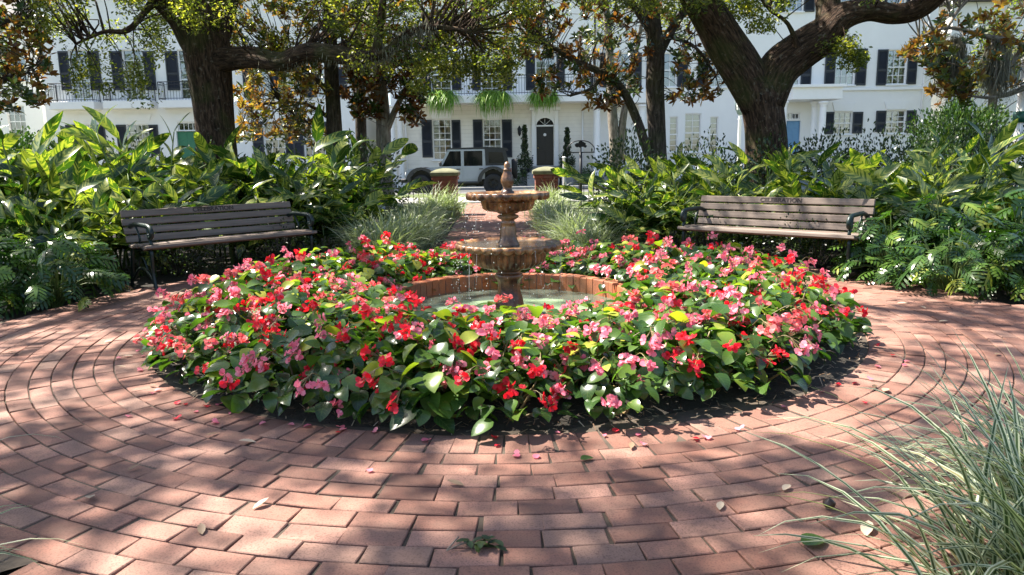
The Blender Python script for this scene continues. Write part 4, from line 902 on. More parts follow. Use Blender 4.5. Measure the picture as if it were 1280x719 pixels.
# ------------------------------------------------------------------ begonias in the round bed
def begonia_variant(k):
    """meshes of one plant at the origin: stems, foliage, a list of flower cluster meshes (material index 0)"""
    n = int(rng.integers(74, 92)); a = rng.uniform(0, 2*pi, n); ro = .29*np.sqrt(rng.random(n)); h = .035 + .335*np.clip(1-(ro/.315)**2.4, 0, 1)*rng.uniform(.15, 1.05, n)**.8
    O = np.stack([ro*np.cos(a), ro*np.sin(a), h], 1); a2 = a + rng.normal(0, .7, n); el = rng.uniform(-.75, .35, n)
    D = np.stack([np.cos(a2)*np.cos(el), np.sin(a2)*np.cos(el), np.sin(el)], 1); S = np.stack([-np.sin(a2), np.cos(a2), rng.normal(0, .35, n)], 1)
    L = rng.uniform(.06, .135, n)*rng.uniform(.8, 1.1); tone = np.clip(rng.random(n)*.80 + .32*((h > .25) & (rng.random(n) < .42)), 0, 1)  # some upper leaves yellowed: backlight put into their tone
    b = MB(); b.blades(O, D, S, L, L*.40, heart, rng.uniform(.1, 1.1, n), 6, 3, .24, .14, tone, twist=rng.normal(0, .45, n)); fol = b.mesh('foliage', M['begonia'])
    st = MB()
    for j in range(9):
        q = rng.integers(0, n); p1 = O[q]; p0 = np.array((p1[0]*.25, p1[1]*.25, -.02)); st.tube(crom([p0, (p0+p1)/2+rng.normal(0,.012,3), p1+D[q]*.01], 3), [.006]*4+[.004]*3, 5)
    stm = st.mesh('stem', M['redstem']); cl = []
    for j in range(int(rng.integers(4, 7))):
        aa = rng.uniform(0, 2*pi); low = j % 2 == 1; rr = rng.uniform(.22, .33) if low else .27*np.sqrt(rng.random()); c = np.array((rr*cos(aa), rr*sin(aa), rng.uniform(.09, .28) if low else .12+.29*(1-(rr/.33)**2)+rng.uniform(.0, .05))); out = np.array((cos(aa), sin(aa), 0))
        m = MB(); nf = int(rng.integers(6, 13)); f = c + out*.03 + rdir(nf)*np.array((.044, .044, .034))*rng.uniform(.4, 1.1, (nf, 1)) - np.array((0, 0, .01))
        for p in f:
            nrm = unit(rdir(1, -.2)[0] + np.array((0, -.1, .1)) + out*.6); t1 = unit(np.cross(nrm, rdir(1)[0])); t2 = np.cross(nrm, t1); s_ = rng.uniform(.7, 1.3)
            for (d_, ln, wd) in ((t1, .021, .0125), (-t1, .021, .0125), (t2, .015, .007), (-t2, .015, .007)):
                dd = unit(d_ + nrm*rng.uniform(.15, .7)); m.blades(p, dd, np.cross(nrm, dd), ln*s_, wd*s_, petal, rng.uniform(-.3, .7), 2, 2, tone=np.clip(rng.random()*.8+.1, 0, 1))
            m.tube([p, c - out*.02 - np.array((0, 0, .03))], .0016, 4, cap=False, tone=.5, mi=1)
        cl.append(m)
    return fol, stm, cl
def skirt_cluster():
    m = MB(); nf = int(rng.integers(6, 11)); f = np.array((0, 0, -.02)) + rdir(nf)*np.array((.045, .045, .03))*rng.uniform(.3, 1.1, (nf, 1))
    for p in f:
        nrm = unit(rdir(1, -.2)[0] + np.array((.9, 0, .1))); t1 = unit(np.cross(nrm, rdir(1)[0])); t2 = np.cross(nrm, t1); s_ = rng.uniform(.7, 1.3)
        for (d_, ln, wd) in ((t1, .021, .0125), (-t1, .021, .0125), (t2, .015, .007), (-t2, .015, .007)):
            dd = unit(d_ + nrm*rng.uniform(.15, .7)); m.blades(p, dd, np.cross(nrm, dd), ln*s_, wd*s_, petal, rng.uniform(-.3, .7), 2, 2, tone=np.clip(rng.random()*.8+.1, 0, 1))
        m.tube([p, (-.05, 0, .015)], .0016, 4, cap=False, tone=.5, mi=1)
    m.tube(crom([(-.16, 0, -.03), (-.09, 0, .02), (-.05, 0, .015)], 3), .0022, 5, cap=False, mi=1); return m
sk = [skirt_cluster() for _ in range(6)]
SKIRT = {c: [m.mesh('flower_cluster', [M['petal'+c], M['redstem']]) for m in sk] for c in ('pink', 'coral', 'red')}
NV = 11
variants = []
for k in range(NV):
    fol, stm, cl = begonia_variant(k); var = {}
    for cname in ('pink', 'coral', 'red'): var[cname] = [m.mesh('flower_cluster', [M['petal'+cname], M['redstem']]) for m in cl]
    variants.append((fol, stm, var))
spots = []
tries = 0
while len(spots) < 215 and tries < 20000:
    tries += 1; a = rng.uniform(0, 2*pi); r = math.sqrt(rng.uniform(1.17**2, (2.2+.06*max(0, -sin(a))-.08*max(0, cos(a)))**2)); p = np.array((r*cos(a), r*sin(a)))
    if all(np.hypot(*(p-q)) > .205 for q in spots): spots.append(p)
seen = {}
for p in spots:
    r = np.hypot(*p); ang = math.degrees(math.atan2(p[1], p[0])) % 360
    zone = 'on the street side of the fountain' if 50 < ang < 130 else 'on the side of the shaded bench' if 130 <= ang < 222 else 'before the fountain, nearest the camera' if 222 <= ang < 318 else 'on the side of the sunlit bench'
    row = 'at the pool wall' if r < 1.5 else 'mid-bed' if r < 2.0 else 'at the brick edge'
    w = math.cos(math.radians(ang-150))
    cname = rng.choice(['pink', 'coral', 'red'], p=[.52, .20, .28])
    fol, stm, var = variants[int(rng.integers(NV))]
    hs = (.68 if r < 1.5 and 235 < ang < 305 else .84 if r < 1.85 and 225 < ang < 315 else .9 if r < 1.5 else 1.0)*rng.uniform(.88, 1.12)*(0.86 if 55 < ang < 125 else 1)*(.9 if r > 2.15 else 1)
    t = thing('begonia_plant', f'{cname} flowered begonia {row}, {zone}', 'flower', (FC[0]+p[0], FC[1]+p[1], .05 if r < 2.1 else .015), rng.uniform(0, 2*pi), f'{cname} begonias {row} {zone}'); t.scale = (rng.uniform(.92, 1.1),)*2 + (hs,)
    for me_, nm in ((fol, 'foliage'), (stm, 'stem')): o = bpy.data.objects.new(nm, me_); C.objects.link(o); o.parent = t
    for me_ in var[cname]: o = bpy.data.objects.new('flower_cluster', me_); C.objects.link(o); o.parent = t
    if r > 1.85 and math.sin(math.radians(ang)) < .35:
        for _ in range(int(rng.integers(1, 4))):     # sprays hanging over the outer face of the bed
            o = bpy.data.objects.new('flower_cluster', SKIRT[cname][int(rng.integers(6))]); C.objects.link(o); o.parent = t
            w = math.radians(ang) + rng.normal(0, .7) - t.rotation_euler.z; q = rng.uniform(.25, .33); o.location = (q*cos(w), q*sin(w), rng.uniform(.10, .34)); o.rotation_euler = (0, 0, w)

# ------------------------------------------------------------------ shell ginger
def ginger_variant(nc, hmax):
    fb, sb = MB(), MB()
    for c in range(nc):
        a = rng.uniform(0, 2*pi); lean = rng.uniform(.15, 1.05); h = hmax*rng.uniform(.5, 1.0); b0 = np.array((rng.normal(0, .13), rng.normal(0, .13), 0)); out = np.array((cos(a), sin(a), 0))
        s = np.linspace(0, 1, 9); pts = b0 + out*(lean*h*.75*s**1.8)[:, None] + np.array((0, 0, 1))*(h*(s - .18*lean*s**2.2))[:, None]; sb.tube(pts, np.linspace(.012, .006, 9), 6)
        nl = int(rng.integers(6, 9)); sl = np.linspace(.25, .99, nl)**.85; O = np.stack([np.interp(sl, s, pts[:, i]) for i in range(3)], 1); T = unit(np.stack([np.interp(sl, s, np.gradient(pts[:, i])) for i in range(3)], 1))
        pl = a + rng.uniform(.6, 2.2); side = np.array((cos(pl), sin(pl), 0)); sg = np.where(np.arange(nl) % 2 == 0, 1, -1)[:, None]
        D = unit(T*rng.uniform(.35, .8, (nl, 1)) + side*sg*rng.uniform(.5, .9, (nl, 1)) + rng.normal(0, .18, (nl, 3))); S = np.cross(T, D); S = unit(S)
        D[-2:] = unit(T[-2:]*.8 + D[-2:]*.8); L = rng.uniform(.40, .70, nl)*(.75+.3*np.sin(pi*sl)); bd = rng.uniform(.5, 1.9, nl); bd[-2:] *= rng.uniform(.3, .8); fb.blades(O, D, S, L, L*rng.uniform(.105, .155, nl), lance, bd, 8, 3, .25, 0, np.clip(rng.random(nl)+.18*(sl > .8), 0, 1), twist=rng.normal(0, .5, nl), bpow=1.2)
    return fb.mesh('foliage', M['ginger']), sb.mesh('stem', M['stem'])
GV = [ginger_variant(n, 1.42) for n in (12, 13, 14, 15, 13, 14)]
glab = {}
def ginger(x, y, s, lab):
    fo, sm = GV[int(rng.integers(len(GV)))]; t = thing('ginger_plant', lab, 'plant', (x, y, -.03), rng.uniform(0, 2*pi), 'variegated shell ginger clumps'); t.scale = (s*rng.uniform(.95, 1.15),)*2+(s*rng.uniform(.84, 1.04),)
    for me_, nm in ((fo, 'foliage'), (sm, 'stem')): o = bpy.data.objects.new(nm, me_); C.objects.link(o); o.parent = t
LB, RB = 'behind the shaded bench', 'behind the sunlit bench'
for x, y, s, lab in (
    (-4.45, 7.15, .82, 'variegated ginger by the armrest of the shaded bench, beside the feathery philodendron'), (-4.1, 8.1, .86, f'variegated ginger right {LB}, at its armrest end'), (-3.4, 8.95, .92, f'variegated ginger {LB}, under the carved word'),
    (-2.65, 9.45, .93, f'variegated ginger {LB}, at its far end'), (-2.35, 10.3, 1.0, 'tall yellow-streaked ginger beside the striped grass on the shaded side of the path'), (-2.95, 10.1, 1.12, f'variegated ginger {LB}, in the second row before the thin trunks'),
    (-3.75, 9.7, 1.12, f'variegated ginger {LB}, in the second row before the dark oak'), (-4.7, 8.8, 1.18, f'tall variegated ginger {LB}, below the iron balconies'), (-5.2, 7.7, 1.14, 'variegated ginger with broad leaves above the feathery philodendron, shaded side'),
    (-5.7, 8.9, 1.2, 'tall ginger under the rust-brown magnolia leaves on the shaded side'), (-6.2, 7.7, 1.12, 'ginger at the far end of the shaded planting, in front of the round green shrub'), (-5.0, 9.9, 1.2, 'ginger in the back row between the round shrub and the dark oak'),
    (-2.7, 11.3, 1.15, 'ginger in the back row nearest the brick pier on the shaded side'), (-6.9, 8.9, 1.2, 'ginger behind the others at the edge of the shaded planting'),
    (1.6, 9.3, .90, 'tall yellow-green ginger between the striped grass and the sunlit bench'), (2.15, 10.5, 1.0, 'upright ginger with long yellow leaves reaching over the fence by the pier'), (2.2, 9.35, .86, f'variegated ginger {RB}, at its end towards the fountain path'),
    (2.85, 8.85, .84, f'variegated ginger {RB}, below the forked oak'), (3.45, 8.35, .86, f'variegated ginger leaning over the back of the sunlit bench'), (4.05, 7.85, .93, 'variegated ginger beside the far armrest of the sunlit bench'), (4.55, 9.5, 1.06, f'tall ginger {RB}, under the charcoal shutters'),
    (3.5, 10.2, 1.0, f'ginger in the second row {RB}, before the azalea hedge'), (2.6, 10.7, .9, 'ginger in the second row below the bay windows'), (5.25, 8.7, 1.08, 'broad leaved ginger above the feathery philodendron, sunlit side'), (5.9, 9.4, 1.0, 'tall ginger in front of the bright round shrub'),
    (6.3, 8.1, .95, 'ginger below the white post with the green band'), (4.75, 7.75, .88, 'ginger rising from the feathery philodendron on the sunlit side'), (7.0, 9.1, 1.0, 'ginger at the far edge of the sunlit planting')): ginger(x, y, s, lab)

# ------------------------------------------------------------------ feathery philodendron mounds
def xanadu_variant(n, R, H):
    fb, sb = MB(), MB()
    for k in range(n):
        a = rng.uniform(0, 2*pi); el = math.asin(rng.uniform(.05, .98)); tip = np.array((cos(a)*cos(el)*R*rng.uniform(.45, 1), sin(a)*cos(el)*R*rng.uniform(.45, 1), .10+sin(el)*H*rng.uniform(.6, 1)))
        b0 = np.array((cos(a)*.06, sin(a)*.06, 0)); sb.tube(crom([b0, b0*.5+tip*.5+np.array((0,0,.08)), tip], 3), .005, 4, cap=False)
        d0 = unit(np.array((cos(a+rng.normal(0,.4)), sin(a+rng.normal(0,.4)), rng.uniform(-.45, .35)))); L = rng.uniform(.18, .29); bend = rng.uniform(.4, 1.0); tn = rng.random()
        S = unit(np.cross(np.array((0,0,1.0)), d0) + np.array((0,0,rng.normal(0,.6)))); U = np.cross(d0, S); nl = 6; s = np.linspace(.06, .97, nl); b = bend*s
        d = d0*np.cos(b)[:, None]-U*np.sin(b)[:, None]; pos = tip + np.cumsum(d, 0)*(L/nl); wl = L*.42*np.sin(pi*(s*.80+.16))**.7
        fb.blades(tip, d0, S, L, .016, oval, bend, 6, 2, tone=tn)
        for sg in (-1, 1):
            D = d*.62 + sg*S*.8 - U*.10; fb.blades(pos-d*.012, D, np.cross(np.cross(d, S*1.0), D), wl*rng.uniform(.8,1.15,nl)*1.08, .0128, oval, rng.uniform(.1, .6, nl), 3, 2, tone=np.clip(tn+rng.normal(0,.06,nl),0,1))
    return fb.mesh('foliage', M['xanadu']), sb.mesh('stem', M['stem'])
XV = [xanadu_variant(n, .54, .55) for n in (105, 115, 125)]
def xanadu(x, y, s, lab):
    fo, sm = XV[int(rng.integers(len(XV)))]; t = thing('philodendron_plant', lab, 'plant', (x, y, -.03), rng.uniform(0, 2*pi), 'feathery philodendron plants'); t.scale = (s, s, s*rng.uniform(.95, 1.1))
    for me_, nm in ((fo, 'foliage'), (sm, 'stem')): o = bpy.data.objects.new(nm, me_); C.objects.link(o); o.parent = t
for x, y, s, lab in (
    (-4.05, 6.25, 1.0, 'feathery philodendron nearest the shaded bench'), (-4.55, 5.85, 1.05, 'feathery philodendron at the paving edge on the shaded side'), (-5.05, 6.5, 1.2, 'larger feathery philodendron behind the one at the paving edge, shaded side'), (-4.55, 6.9, 1.1, 'feathery philodendron tucked under the ginger on the shaded side'), (-5.5, 5.75, 1.05, 'feathery philodendron cut by the edge of the view on the shaded side'),
    (3.72, 6.85, 1.0, 'feathery philodendron spreading over the armrest of the sunlit bench'), (3.85, 6.25, .95, 'feathery philodendron at the paving edge beside the sunlit bench'), (4.45, 5.95, 1.0, 'feathery philodendron in the middle of the paving edge, sunlit side'), (4.35, 7.1, 1.3, 'tallest feathery philodendron, behind the armrest of the sunlit bench'), (4.95, 6.85, 1.4, 'tall feathery philodendron under the broad ginger leaves, sunlit side'), (5.15, 5.75, 1.1, 'feathery philodendron cut by the edge of the view on the sunlit side'), (5.7, 6.6, 1.4, 'tall feathery philodendron in the corner of the sunlit planting')): xanadu(x, y, s, lab)

# ------------------------------------------------------------------ variegated grass clumps
def liriope_variant(n, L0_, L1_, wd, droop=(.8, 2.0), spread=.13):
    a = rng.uniform(0, 2*pi, n); el = rng.uniform(.75, 1.5, n); O = np.stack([rng.normal(0, spread, n), rng.normal(0, spread, n), np.zeros(n)], 1); D = np.stack([np.cos(a)*np.cos(el), np.sin(a)*np.cos(el), np.sin(el)], 1)
    b = MB(); b.blades(O, D, np.stack([-np.sin(a), np.cos(a), 0*a], 1), rng.uniform(L0_, L1_, n), wd, grassp, rng.uniform(*droop, n), 7, 3, .3, 0, rng.random(n), twist=rng.normal(0, .5, n), bpow=1.5); return b.mesh('blade_tuft', M['liriope'])
LV = [liriope_variant(480, .42, .80, .0085, (.5, 1.8)) for _ in range(4)]
def liriope(x, y, s, lab, me_=None):
    t = bpy.data.objects.new('grass_clump', me_ or LV[int(rng.integers(4))]); C.objects.link(t); t.location = (x, y, -.03); t.rotation_euler = (0, 0, rng.uniform(0, 6.28)); t.scale = (s*rng.uniform(.95, 1.08),)*2+(s,)
    tag(t, lab, 'grass clump', 'striped liriope grass clumps')
sides = {-1: 'the silver car side of the path', 1: 'the black door side of the path'}
for sd, rows in ((-1, ((-1.62, 9.0, 1.0), (-1.42, 9.75, 1.0), (-1.95, 9.6, .95), (-1.5, 10.55, .98), (-1.55, 11.4, .95), (-1.6, 12.4, .95), (-1.68, 13.4, .9), (-1.75, 14.5, .9), (-1.55, 15.9, 1.25))),
                 (1, ((1.02, 8.95, .9), (.92, 9.7, .95), (1.32, 10.0, .95), (.88, 10.55, .95), (.84, 11.45, .95), (.80, 12.4, .9), (.78, 13.4, .9), (.74, 14.5, .85), (.86, 15.9, 1.25)))):
    for i, (x, y, s) in enumerate(rows):
        nth = ['first', 'second', 'third', 'fourth', 'fifth', 'sixth', 'seventh', 'eighth', 'ninth'][i]; liriope(x, y, s, f'striped grass clump on {sides[sd]}, {nth} from the flower bed')
FG = [liriope_variant(380, .40, .95, .0085, (.6, 1.9), .12), liriope_variant(110, .35, .8, .0062, (.8, 2.0), .08)]
liriope(1.36, 1.58, .92, 'large striped grass clump spilling over the paving, closest on the sunlit side', FG[0])
liriope(1.74, 2.05, .78, 'striped grass clump just behind the closest one on the sunlit side', FG[0])
liriope(-1.74, 1.78, .68, 'striped grass whose blade tips enter the near corner on the shaded side', FG[1])
liriope(-2.40, 2.55, .7, 'striped grass whose few tips show at the view edge on the shaded side', FG[1])

# ------------------------------------------------------------------ shrubs and hedge
def shrub_mesh(n, rx, ry, rz, leaf, mat, seed=0):
    d = rdir(n, -.5); k = rng.random(n)**.35; lump = 1 + .16*np.sin(d[:, 0]*5+seed)*np.cos(d[:, 1]*6-seed) + .1*np.sin(d[:, 2]*9+2*seed); O = d*np.array((rx, ry, rz))*(k*lump)[:, None] + np.array((0, 0, rz*.55)); O[:, 2] = np.maximum(O[:, 2], .03)
    D = unit(d + rdir(n)*.9 + np.array((0,0,.3))); b = MB(); b.blades(O, D, rdir(n), leaf*rng.uniform(.7, 1.3, n), leaf*.28, oval, .4, 2, 2); return b.mesh('foliage', mat)
def twigs_mesh(rx, rz, n=10, mat='darkbark'):
    m = MB()
    for i in range(n): a = rng.uniform(0, 2*pi); e = rng.uniform(.5, 1.3); m.tube(crom([(0,0,0), (.4*rx*cos(a)*cos(e), .4*rx*sin(a)*cos(e), .6*rz*sin(e)), (.85*rx*cos(a)*cos(e), .85*rx*sin(a)*cos(e), 1.35*rz*sin(e))], 3), np.linspace(.018, .004, 7), 5)
    return m.mesh('stem', M[mat])
HV = [shrub_mesh(2600, .95, .7, .85, .055, M['shrub'], s) for s in (0, 2, 4)]; HT = twigs_mesh(.8, .8)
def shrub(x, y, s, lab, me_=None, tw=None, sz=None, name='shrub', grp='dark azalea hedge shrubs'):
    t = thing(name, lab, 'shrub', (x, y, -.03), rng.uniform(0, 6.28), grp); t.scale = (s, s, sz or s)
    for q, nm in ((me_ or HV[int(rng.integers(3))], 'foliage'), (tw or HT, 'stem')): o = bpy.data.objects.new(nm, q); C.objects.link(o); o.parent = t
hl = ['before the bay windows', 'under the fork of the oak', 'beside the forked oak trunk', 'below the blue door', 'below the porch columns', 'below the shuttered window by the columns', 'under the second shuttered window', 'before the bright round shrub', 'at the corner by the white post']
for i, x in enumerate((2.0, 3.2, 4.4, 5.3, 6.3, 7.3, 8.3, 9.4, 10.6)): shrub(x, 12.3+rng.uniform(-.3, .5), rng.uniform(.95, 1.1), f'dark fine-leaved hedge shrub {hl[i]}', sz=rng.uniform(1.12, 1.34))
hl = ['beside the thin trunks near the path', 'under the sunlight-tinted magnolia leaves', 'at the foot of the dark oak', 'before the green front door', 'below the middle iron balcony', 'below the outermost iron balcony', 'next to the round green shrub']
for i, x in enumerate((-2.7, -3.9, -5.2, -6.4, -7.6, -8.8, -10.2)): shrub(x, 12.6+rng.uniform(-.3, .4), rng.uniform(.95, 1.1), f'dark fine-leaved hedge shrub {hl[i]}', sz=rng.uniform(1.12, 1.34))
for x, y, sc_, lab in ((-3.75, 8.0, .62, 'added low shrub darkening the gap under the shaded bench, towards its armrest end'), (-2.85, 8.75, .6, 'added low shrub darkening the gap under the shaded bench, towards the path'), (2.5, 8.6, .6, 'added low shrub darkening the gap under the sunlit bench, towards the path'), (3.35, 7.75, .62, 'added low shrub darkening the gap under the sunlit bench, by its far armrest')): shrub(x, y, sc_, lab, None, None, .5, 'shrub', 'added low shrubs darkening the gaps under the benches')  # shrubs added to darken the gap beneath each bench back
BV = shrub_mesh(13000, 1.25, 1.1, 1.25, .075, M['brightshrub'], 1); BT = twigs_mesh(1.0, 1.2)
shrub(-9.5, 13.6, .95, 'round bright green shrub under the rust-brown magnolia at the edge of the view', BV, BT, 1.05, 'round_shrub', None)
shrub(9.35, 15.3, .82, 'bright round shrub beside the white post with the green band', BV, BT, 1.25, 'round_shrub', None)
fy = shrub_mesh(1500, 1.0, .5, .55, .09, M['brightshrub'], 3)
for i, (x, lab) in enumerate(((-3.1, 'low green planting below the shuttered window behind the car bonnet'), (-1.2, 'low green planting below the shuttered window behind the spare wheel'), (.6, 'low bright planting under the tall clipped topiary'), (4.0, 'low green planting in front of the porch columns'), (7.0, 'low green planting below the bay windows'), (14.4, 'low green planting below the blue door'), (-8.5, 'low green planting before the house behind the thin trunks'))): shrub(x, 38.4, rng.uniform(.8, 1.1), lab, fy, HT, 1.0, 'front_shrub', 'low plantings before the houses')

# ------------------------------------------------------------------ trees
def pts_px(rows): return np.array([P(x, y, Y) for x, y, Y, w in rows]), np.array([w*math.sqrt(((x-640)/FPX)**2+1)*0+w/2*(Y/FPX) for x, y, Y, w in rows])
def limb(mb, rows, nseg=14, jit=.07, sub=5, seed=0):
    """a limb through (px, py, distance, width in pixels) rows"""
    p, r = pts_px(rows); q = crom(np.concatenate([p, r[:, None]], 1), sub); mb.tube(q[:, :3], np.maximum(q[:, 3], .004), nseg, jit, seed=seed); return q[:, :3]
def wlimb(mb, rows, nseg=10, jit=.06, sub=5, seed=0):
    q = crom(np.array(rows, float), sub); mb.tube(q[:, :3], np.maximum(q[:, 3], .004), nseg, jit, seed=seed); return q[:, :3]
LIT = [(0.0, 5.2, 2.6, .66), (-4.3, 6.2, 1.1, .5), (4.2, 6.2, 1.3, .5), (2.6, 7.5, .9, .4), (3.0, 4.6, 1.0, .35), (-3.4, 9.5, 1.6, .3), (-2.6, 3.9, 1.0, .3)]
def thin(cs):
    """gaps in the crowns over the round bed and the side plantings, where the photograph shows sunshine"""
    sh = cs[:, :2] - cs[:, 2:3]/sv.z*np.array((sv.x, sv.y)); keep = np.ones(len(cs), bool)
    for x, y, r, p in LIT: keep &= ~((np.hypot(sh[:, 0]-x, sh[:, 1]-y) < r) & (rng.random(len(cs)) < p))
    return cs[keep]
def clump_leaves(mb, cs, rs, n_per, L, wr, flat=.7, droop=.2, tone_mu=.45):
    cs = np.asarray(cs, float); k = len(cs); n = np.broadcast_to(n_per, (k,)).astype(int); ci = np.repeat(np.arange(k), n); N = len(ci)
    O = cs[ci] + rdir(N)*(rng.random(N)**.4*np.asarray(np.broadcast_to(rs, (k,)))[ci])[:, None]*np.array((1, 1, flat)); D = rdir(N); D[:, 2] = D[:, 2]*.6 - droop
    tn = np.clip(rng.normal(tone_mu, .24, N) + rng.normal(0, .14, k)[ci], 0, 1); LL = L*rng.uniform(.65, 1.3, N)
    mb.blades(O, D, rdir(N)*np.array((1,1,.5)), LL, LL*wr, oval, rng.uniform(0, .8, N), 2, 2, tone=tn)
def rosettes(mb, cs, L=.16, nl=(7, 11), tone_mu=.4):
    for c in cs:
        n = int(rng.integers(*nl)); ax_ = unit(rdir(1, -.3)[0] + np.array((0, 0, .5))); t1 = unit(np.cross(ax_, rdir(1)[0])); t2 = np.cross(ax_, t1); a = np.arange(n)*2.4 + rng.uniform(0, 6); up = rng.uniform(.15, .9, n)
        R = np.cos(a)[:, None]*t1 + np.sin(a)[:, None]*t2; D = R + up[:, None]*ax_; S = np.cross(ax_, R); LL = L*rng.uniform(.7, 1.15, n)
        mb.blades(c + ax_*rng.uniform(-.04, .05, (n, 1)), D, S, LL, LL*.21, oval, rng.uniform(-.2, .6, n), 3, 3, .18, 0, np.clip(rng.normal(tone_mu, .25, n) + rng.normal(0, .12), 0, 1))
def twigs_to(mb, cs, bones, r=.012, frac=.6):
    B = np.concatenate(bones)
    for c in cs:
        if rng.random() > frac: continue
        d = np.linalg.norm(B-c, axis=1) + .6*np.maximum(0, c[2]-B[:, 2]+.0)*0; j = int(np.argmin(d + rng.random(len(d))*.4)); b = B[j]; L = np.linalg.norm(c-b)
        if L > 3.2 or L < .08: continue
        mb.tube(crom([b, b+(c-b)*.5 + rng.normal(0, .09*L, 3) + np.array((0, 0, .06*L)), c], 3), np.linspace(min(.03, r*(.6+L*.6)), .003, 7), 5, cap=False)
def region(n, x0, x1, y0, y1, Y0, Y1, f=None):
    out = []
    while len(out) < n:
        px, py, Y = rng.uniform(x0, x1), rng.uniform(y0, y1), rng.uniform(Y0, Y1)
        if f is None or f(px, py): out.append(P(px, py, Y))
    return np.array(out)
def lobes(spec, k=1.0):
    """clump centres inside ellipsoids (x, y, z, rx, ry, rz, n)"""
    return np.concatenate([np.array((x, y, z)) + rdir(int(n*k))*(rng.random(int(n*k))**.4)[:, None]*np.array((rx, ry, rz)) for x, y, z, rx, ry, rz, n in spec])
def tree(name, lab, base, trunk, crown, bark, leaf, grp=None, mossmb=None):
    t = thing(name, lab, 'tree', base, 0, grp); off(trunk, base).build('trunk', M[bark], t); off(crown, base).build('crown', M[leaf], t)
    if mossmb is not None: off(mossmb, base).build('moss', M['moss'], t)
    return t
def moss_strands(pts, n, L0_=.3, L1_=.9):
    b = MB(); k = len(pts)*n; O = np.repeat(np.asarray(pts, float), n, 0) + rng.normal(0, .06, (k, 3)); a = rng.uniform(0, 6.28, k); D = np.stack([np.cos(a)*.25, np.sin(a)*.25, -np.ones(k)], 1)
    b.blades(O, D, np.stack([-np.sin(a), np.cos(a), 0*a], 1), rng.uniform(L0_, L1_, k), .006, grassp, rng.normal(0, .4, k), 5, 2, twist=rng.normal(0, 2, k)); return b

# --- dark live oak
Y1 = 13.4
tr = MB(); bones = []
bones.append(limb(tr, [(273, 290, Y1, 92), (273, 255, Y1, 60), (271, 190, Y1, 48), (266, 140, Y1, 47), (261, 95, Y1, 50), (258, 60, Y1, 54), (255, 35, Y1, 52), (252, 8, Y1, 26)], 26, .07, 7, 1))
bones.append(limb(tr, [(258, 84, Y1, 30), (249, 52, Y1, 46), (234, 18, Y1-.1, 49), (205, -12, Y1-.4, 44), (160, -60, Y1-1.0, 38), (95, -130, Y1-2.0, 32), (10, -230, Y1-3.2, 24)], 16, .07, 5, 2))
bones.append(limb(tr, [(257, 84, Y1, 30), (259, 48, Y1, 48), (267, 12, Y1+.1, 50), (280, -30, Y1, 46), (305, -90, Y1-.4, 40), (350, -190, Y1-1.2, 32), (420, -320, Y1-2.2, 24)], 16, .07, 5, 3))
bones.append(limb(tr, [(262, 78, Y1, 34), (288, 74, Y1-.2, 27), (320, 73, Y1-.5, 24), (352, 78, Y1-.7, 23), (385, 66, Y1-.9, 23), (420, 68, Y1-1.1, 21), (455, 72, Y1-1.3, 17), (482, 66, Y1-1.4, 12), (510, 42, Y1-1.5, 9), (545, 34, Y1-1.5, 7), (590, 40, Y1-1.6, 4)], 16, .12, 5, 4))
bones.append(limb(tr, [(470, 70, Y1-1.35, 14), (474, 40, Y1-1.4, 10), (478, 5, Y1-1.5, 8), (490, -50, Y1-1.7, 5)], 10, .1, 4, 5))
bones.append(limb(tr, [(205, -12, Y1-.4, 20), (185, 10, Y1-.7, 9), (160, 38, Y1-.9, 7), (130, 40, Y1-1.0, 5), (95, 55, Y1-1.1, 3)], 8, .08, 4, 6))
bones.append(wlimb(tr, [(*bones[1][-8], .17), (-6.6, 10.4, 7.6, .14), (-6.4, 8.6, 8.6, .11), (-5.8, 6.6, 9.0, .06)], 10)); bones.append(wlimb(tr, [(*bones[2][-6], .17), (-4.0, 10.6, 7.2, .14), (-2.8, 8.6, 7.9, .1), (-1.6, 7.0, 8.2, .05)], 10))
bones.append(wlimb(tr, [(*bones[1][-3], .12), (-7.6, 9.2, 7.0, .1), (-8.2, 6.6, 7.4, .07), (-8.4, 4.6, 7.6, .04)], 10))
vis = np.concatenate([region(105, 30, 300, -60, 50, 11.6, 14.5, lambda x, y: y < 46-.0007*(x-120)**2), region(70, 285, 480, -70, 60, 13.6, 15.2), region(155, 420, 670, -70, 92, 11.4, 14.5, lambda x, y: y < 95 - .0013*(x-545)**2 and rng.random() < .45+.0018*(x-285)), region(26, 520, 640, 60, 112, 11.5, 12.8), region(9, 95, 135, 40, 118, 11.8, 12.6), region(10, 140, 208, 40, 128, 11.6, 12.8, lambda x, y: abs(x-172) < 14+.25*(128-y))])
cr = MB(); clump_leaves(cr, vis, rng.uniform(.16, .34, len(vis)), 115, .062, .27, .8, .35, .64); twigs_to(tr, vis, bones, .011, .9)
up = lobes([(-8.0, 6.2, 8.2, 2.8, 2.6, 1.3, 46), (-6.4, 9.6, 8.6, 3.0, 2.6, 1.6, 44), (-3.6, 8.2, 8.6, 2.8, 2.4, 1.4, 36), (-5.0, 4.6, 9.4, 2.8, 1.8, 1.2, 42), (-7.6, 3.2, 8.4, 2.6, 2.0, 1.2, 24), (-7.0, 13.8, 8.0, 3.6, 2.6, 2.4, 40), (-2.6, 12.8, 8.6, 2.8, 2.6, 1.8, 26), (-10.5, 10.0, 8.0, 2.4, 3.0, 1.6, 26)], .62); up = thin(up)  # upper crown out of view, lobes placed to shade the paving
clump_leaves(cr, up, rng.uniform(.5, .95, len(up)), 300, .125, .27, .6, .1, .5); twigs_to(tr, up, bones, .02, .8)
OAKUP = up
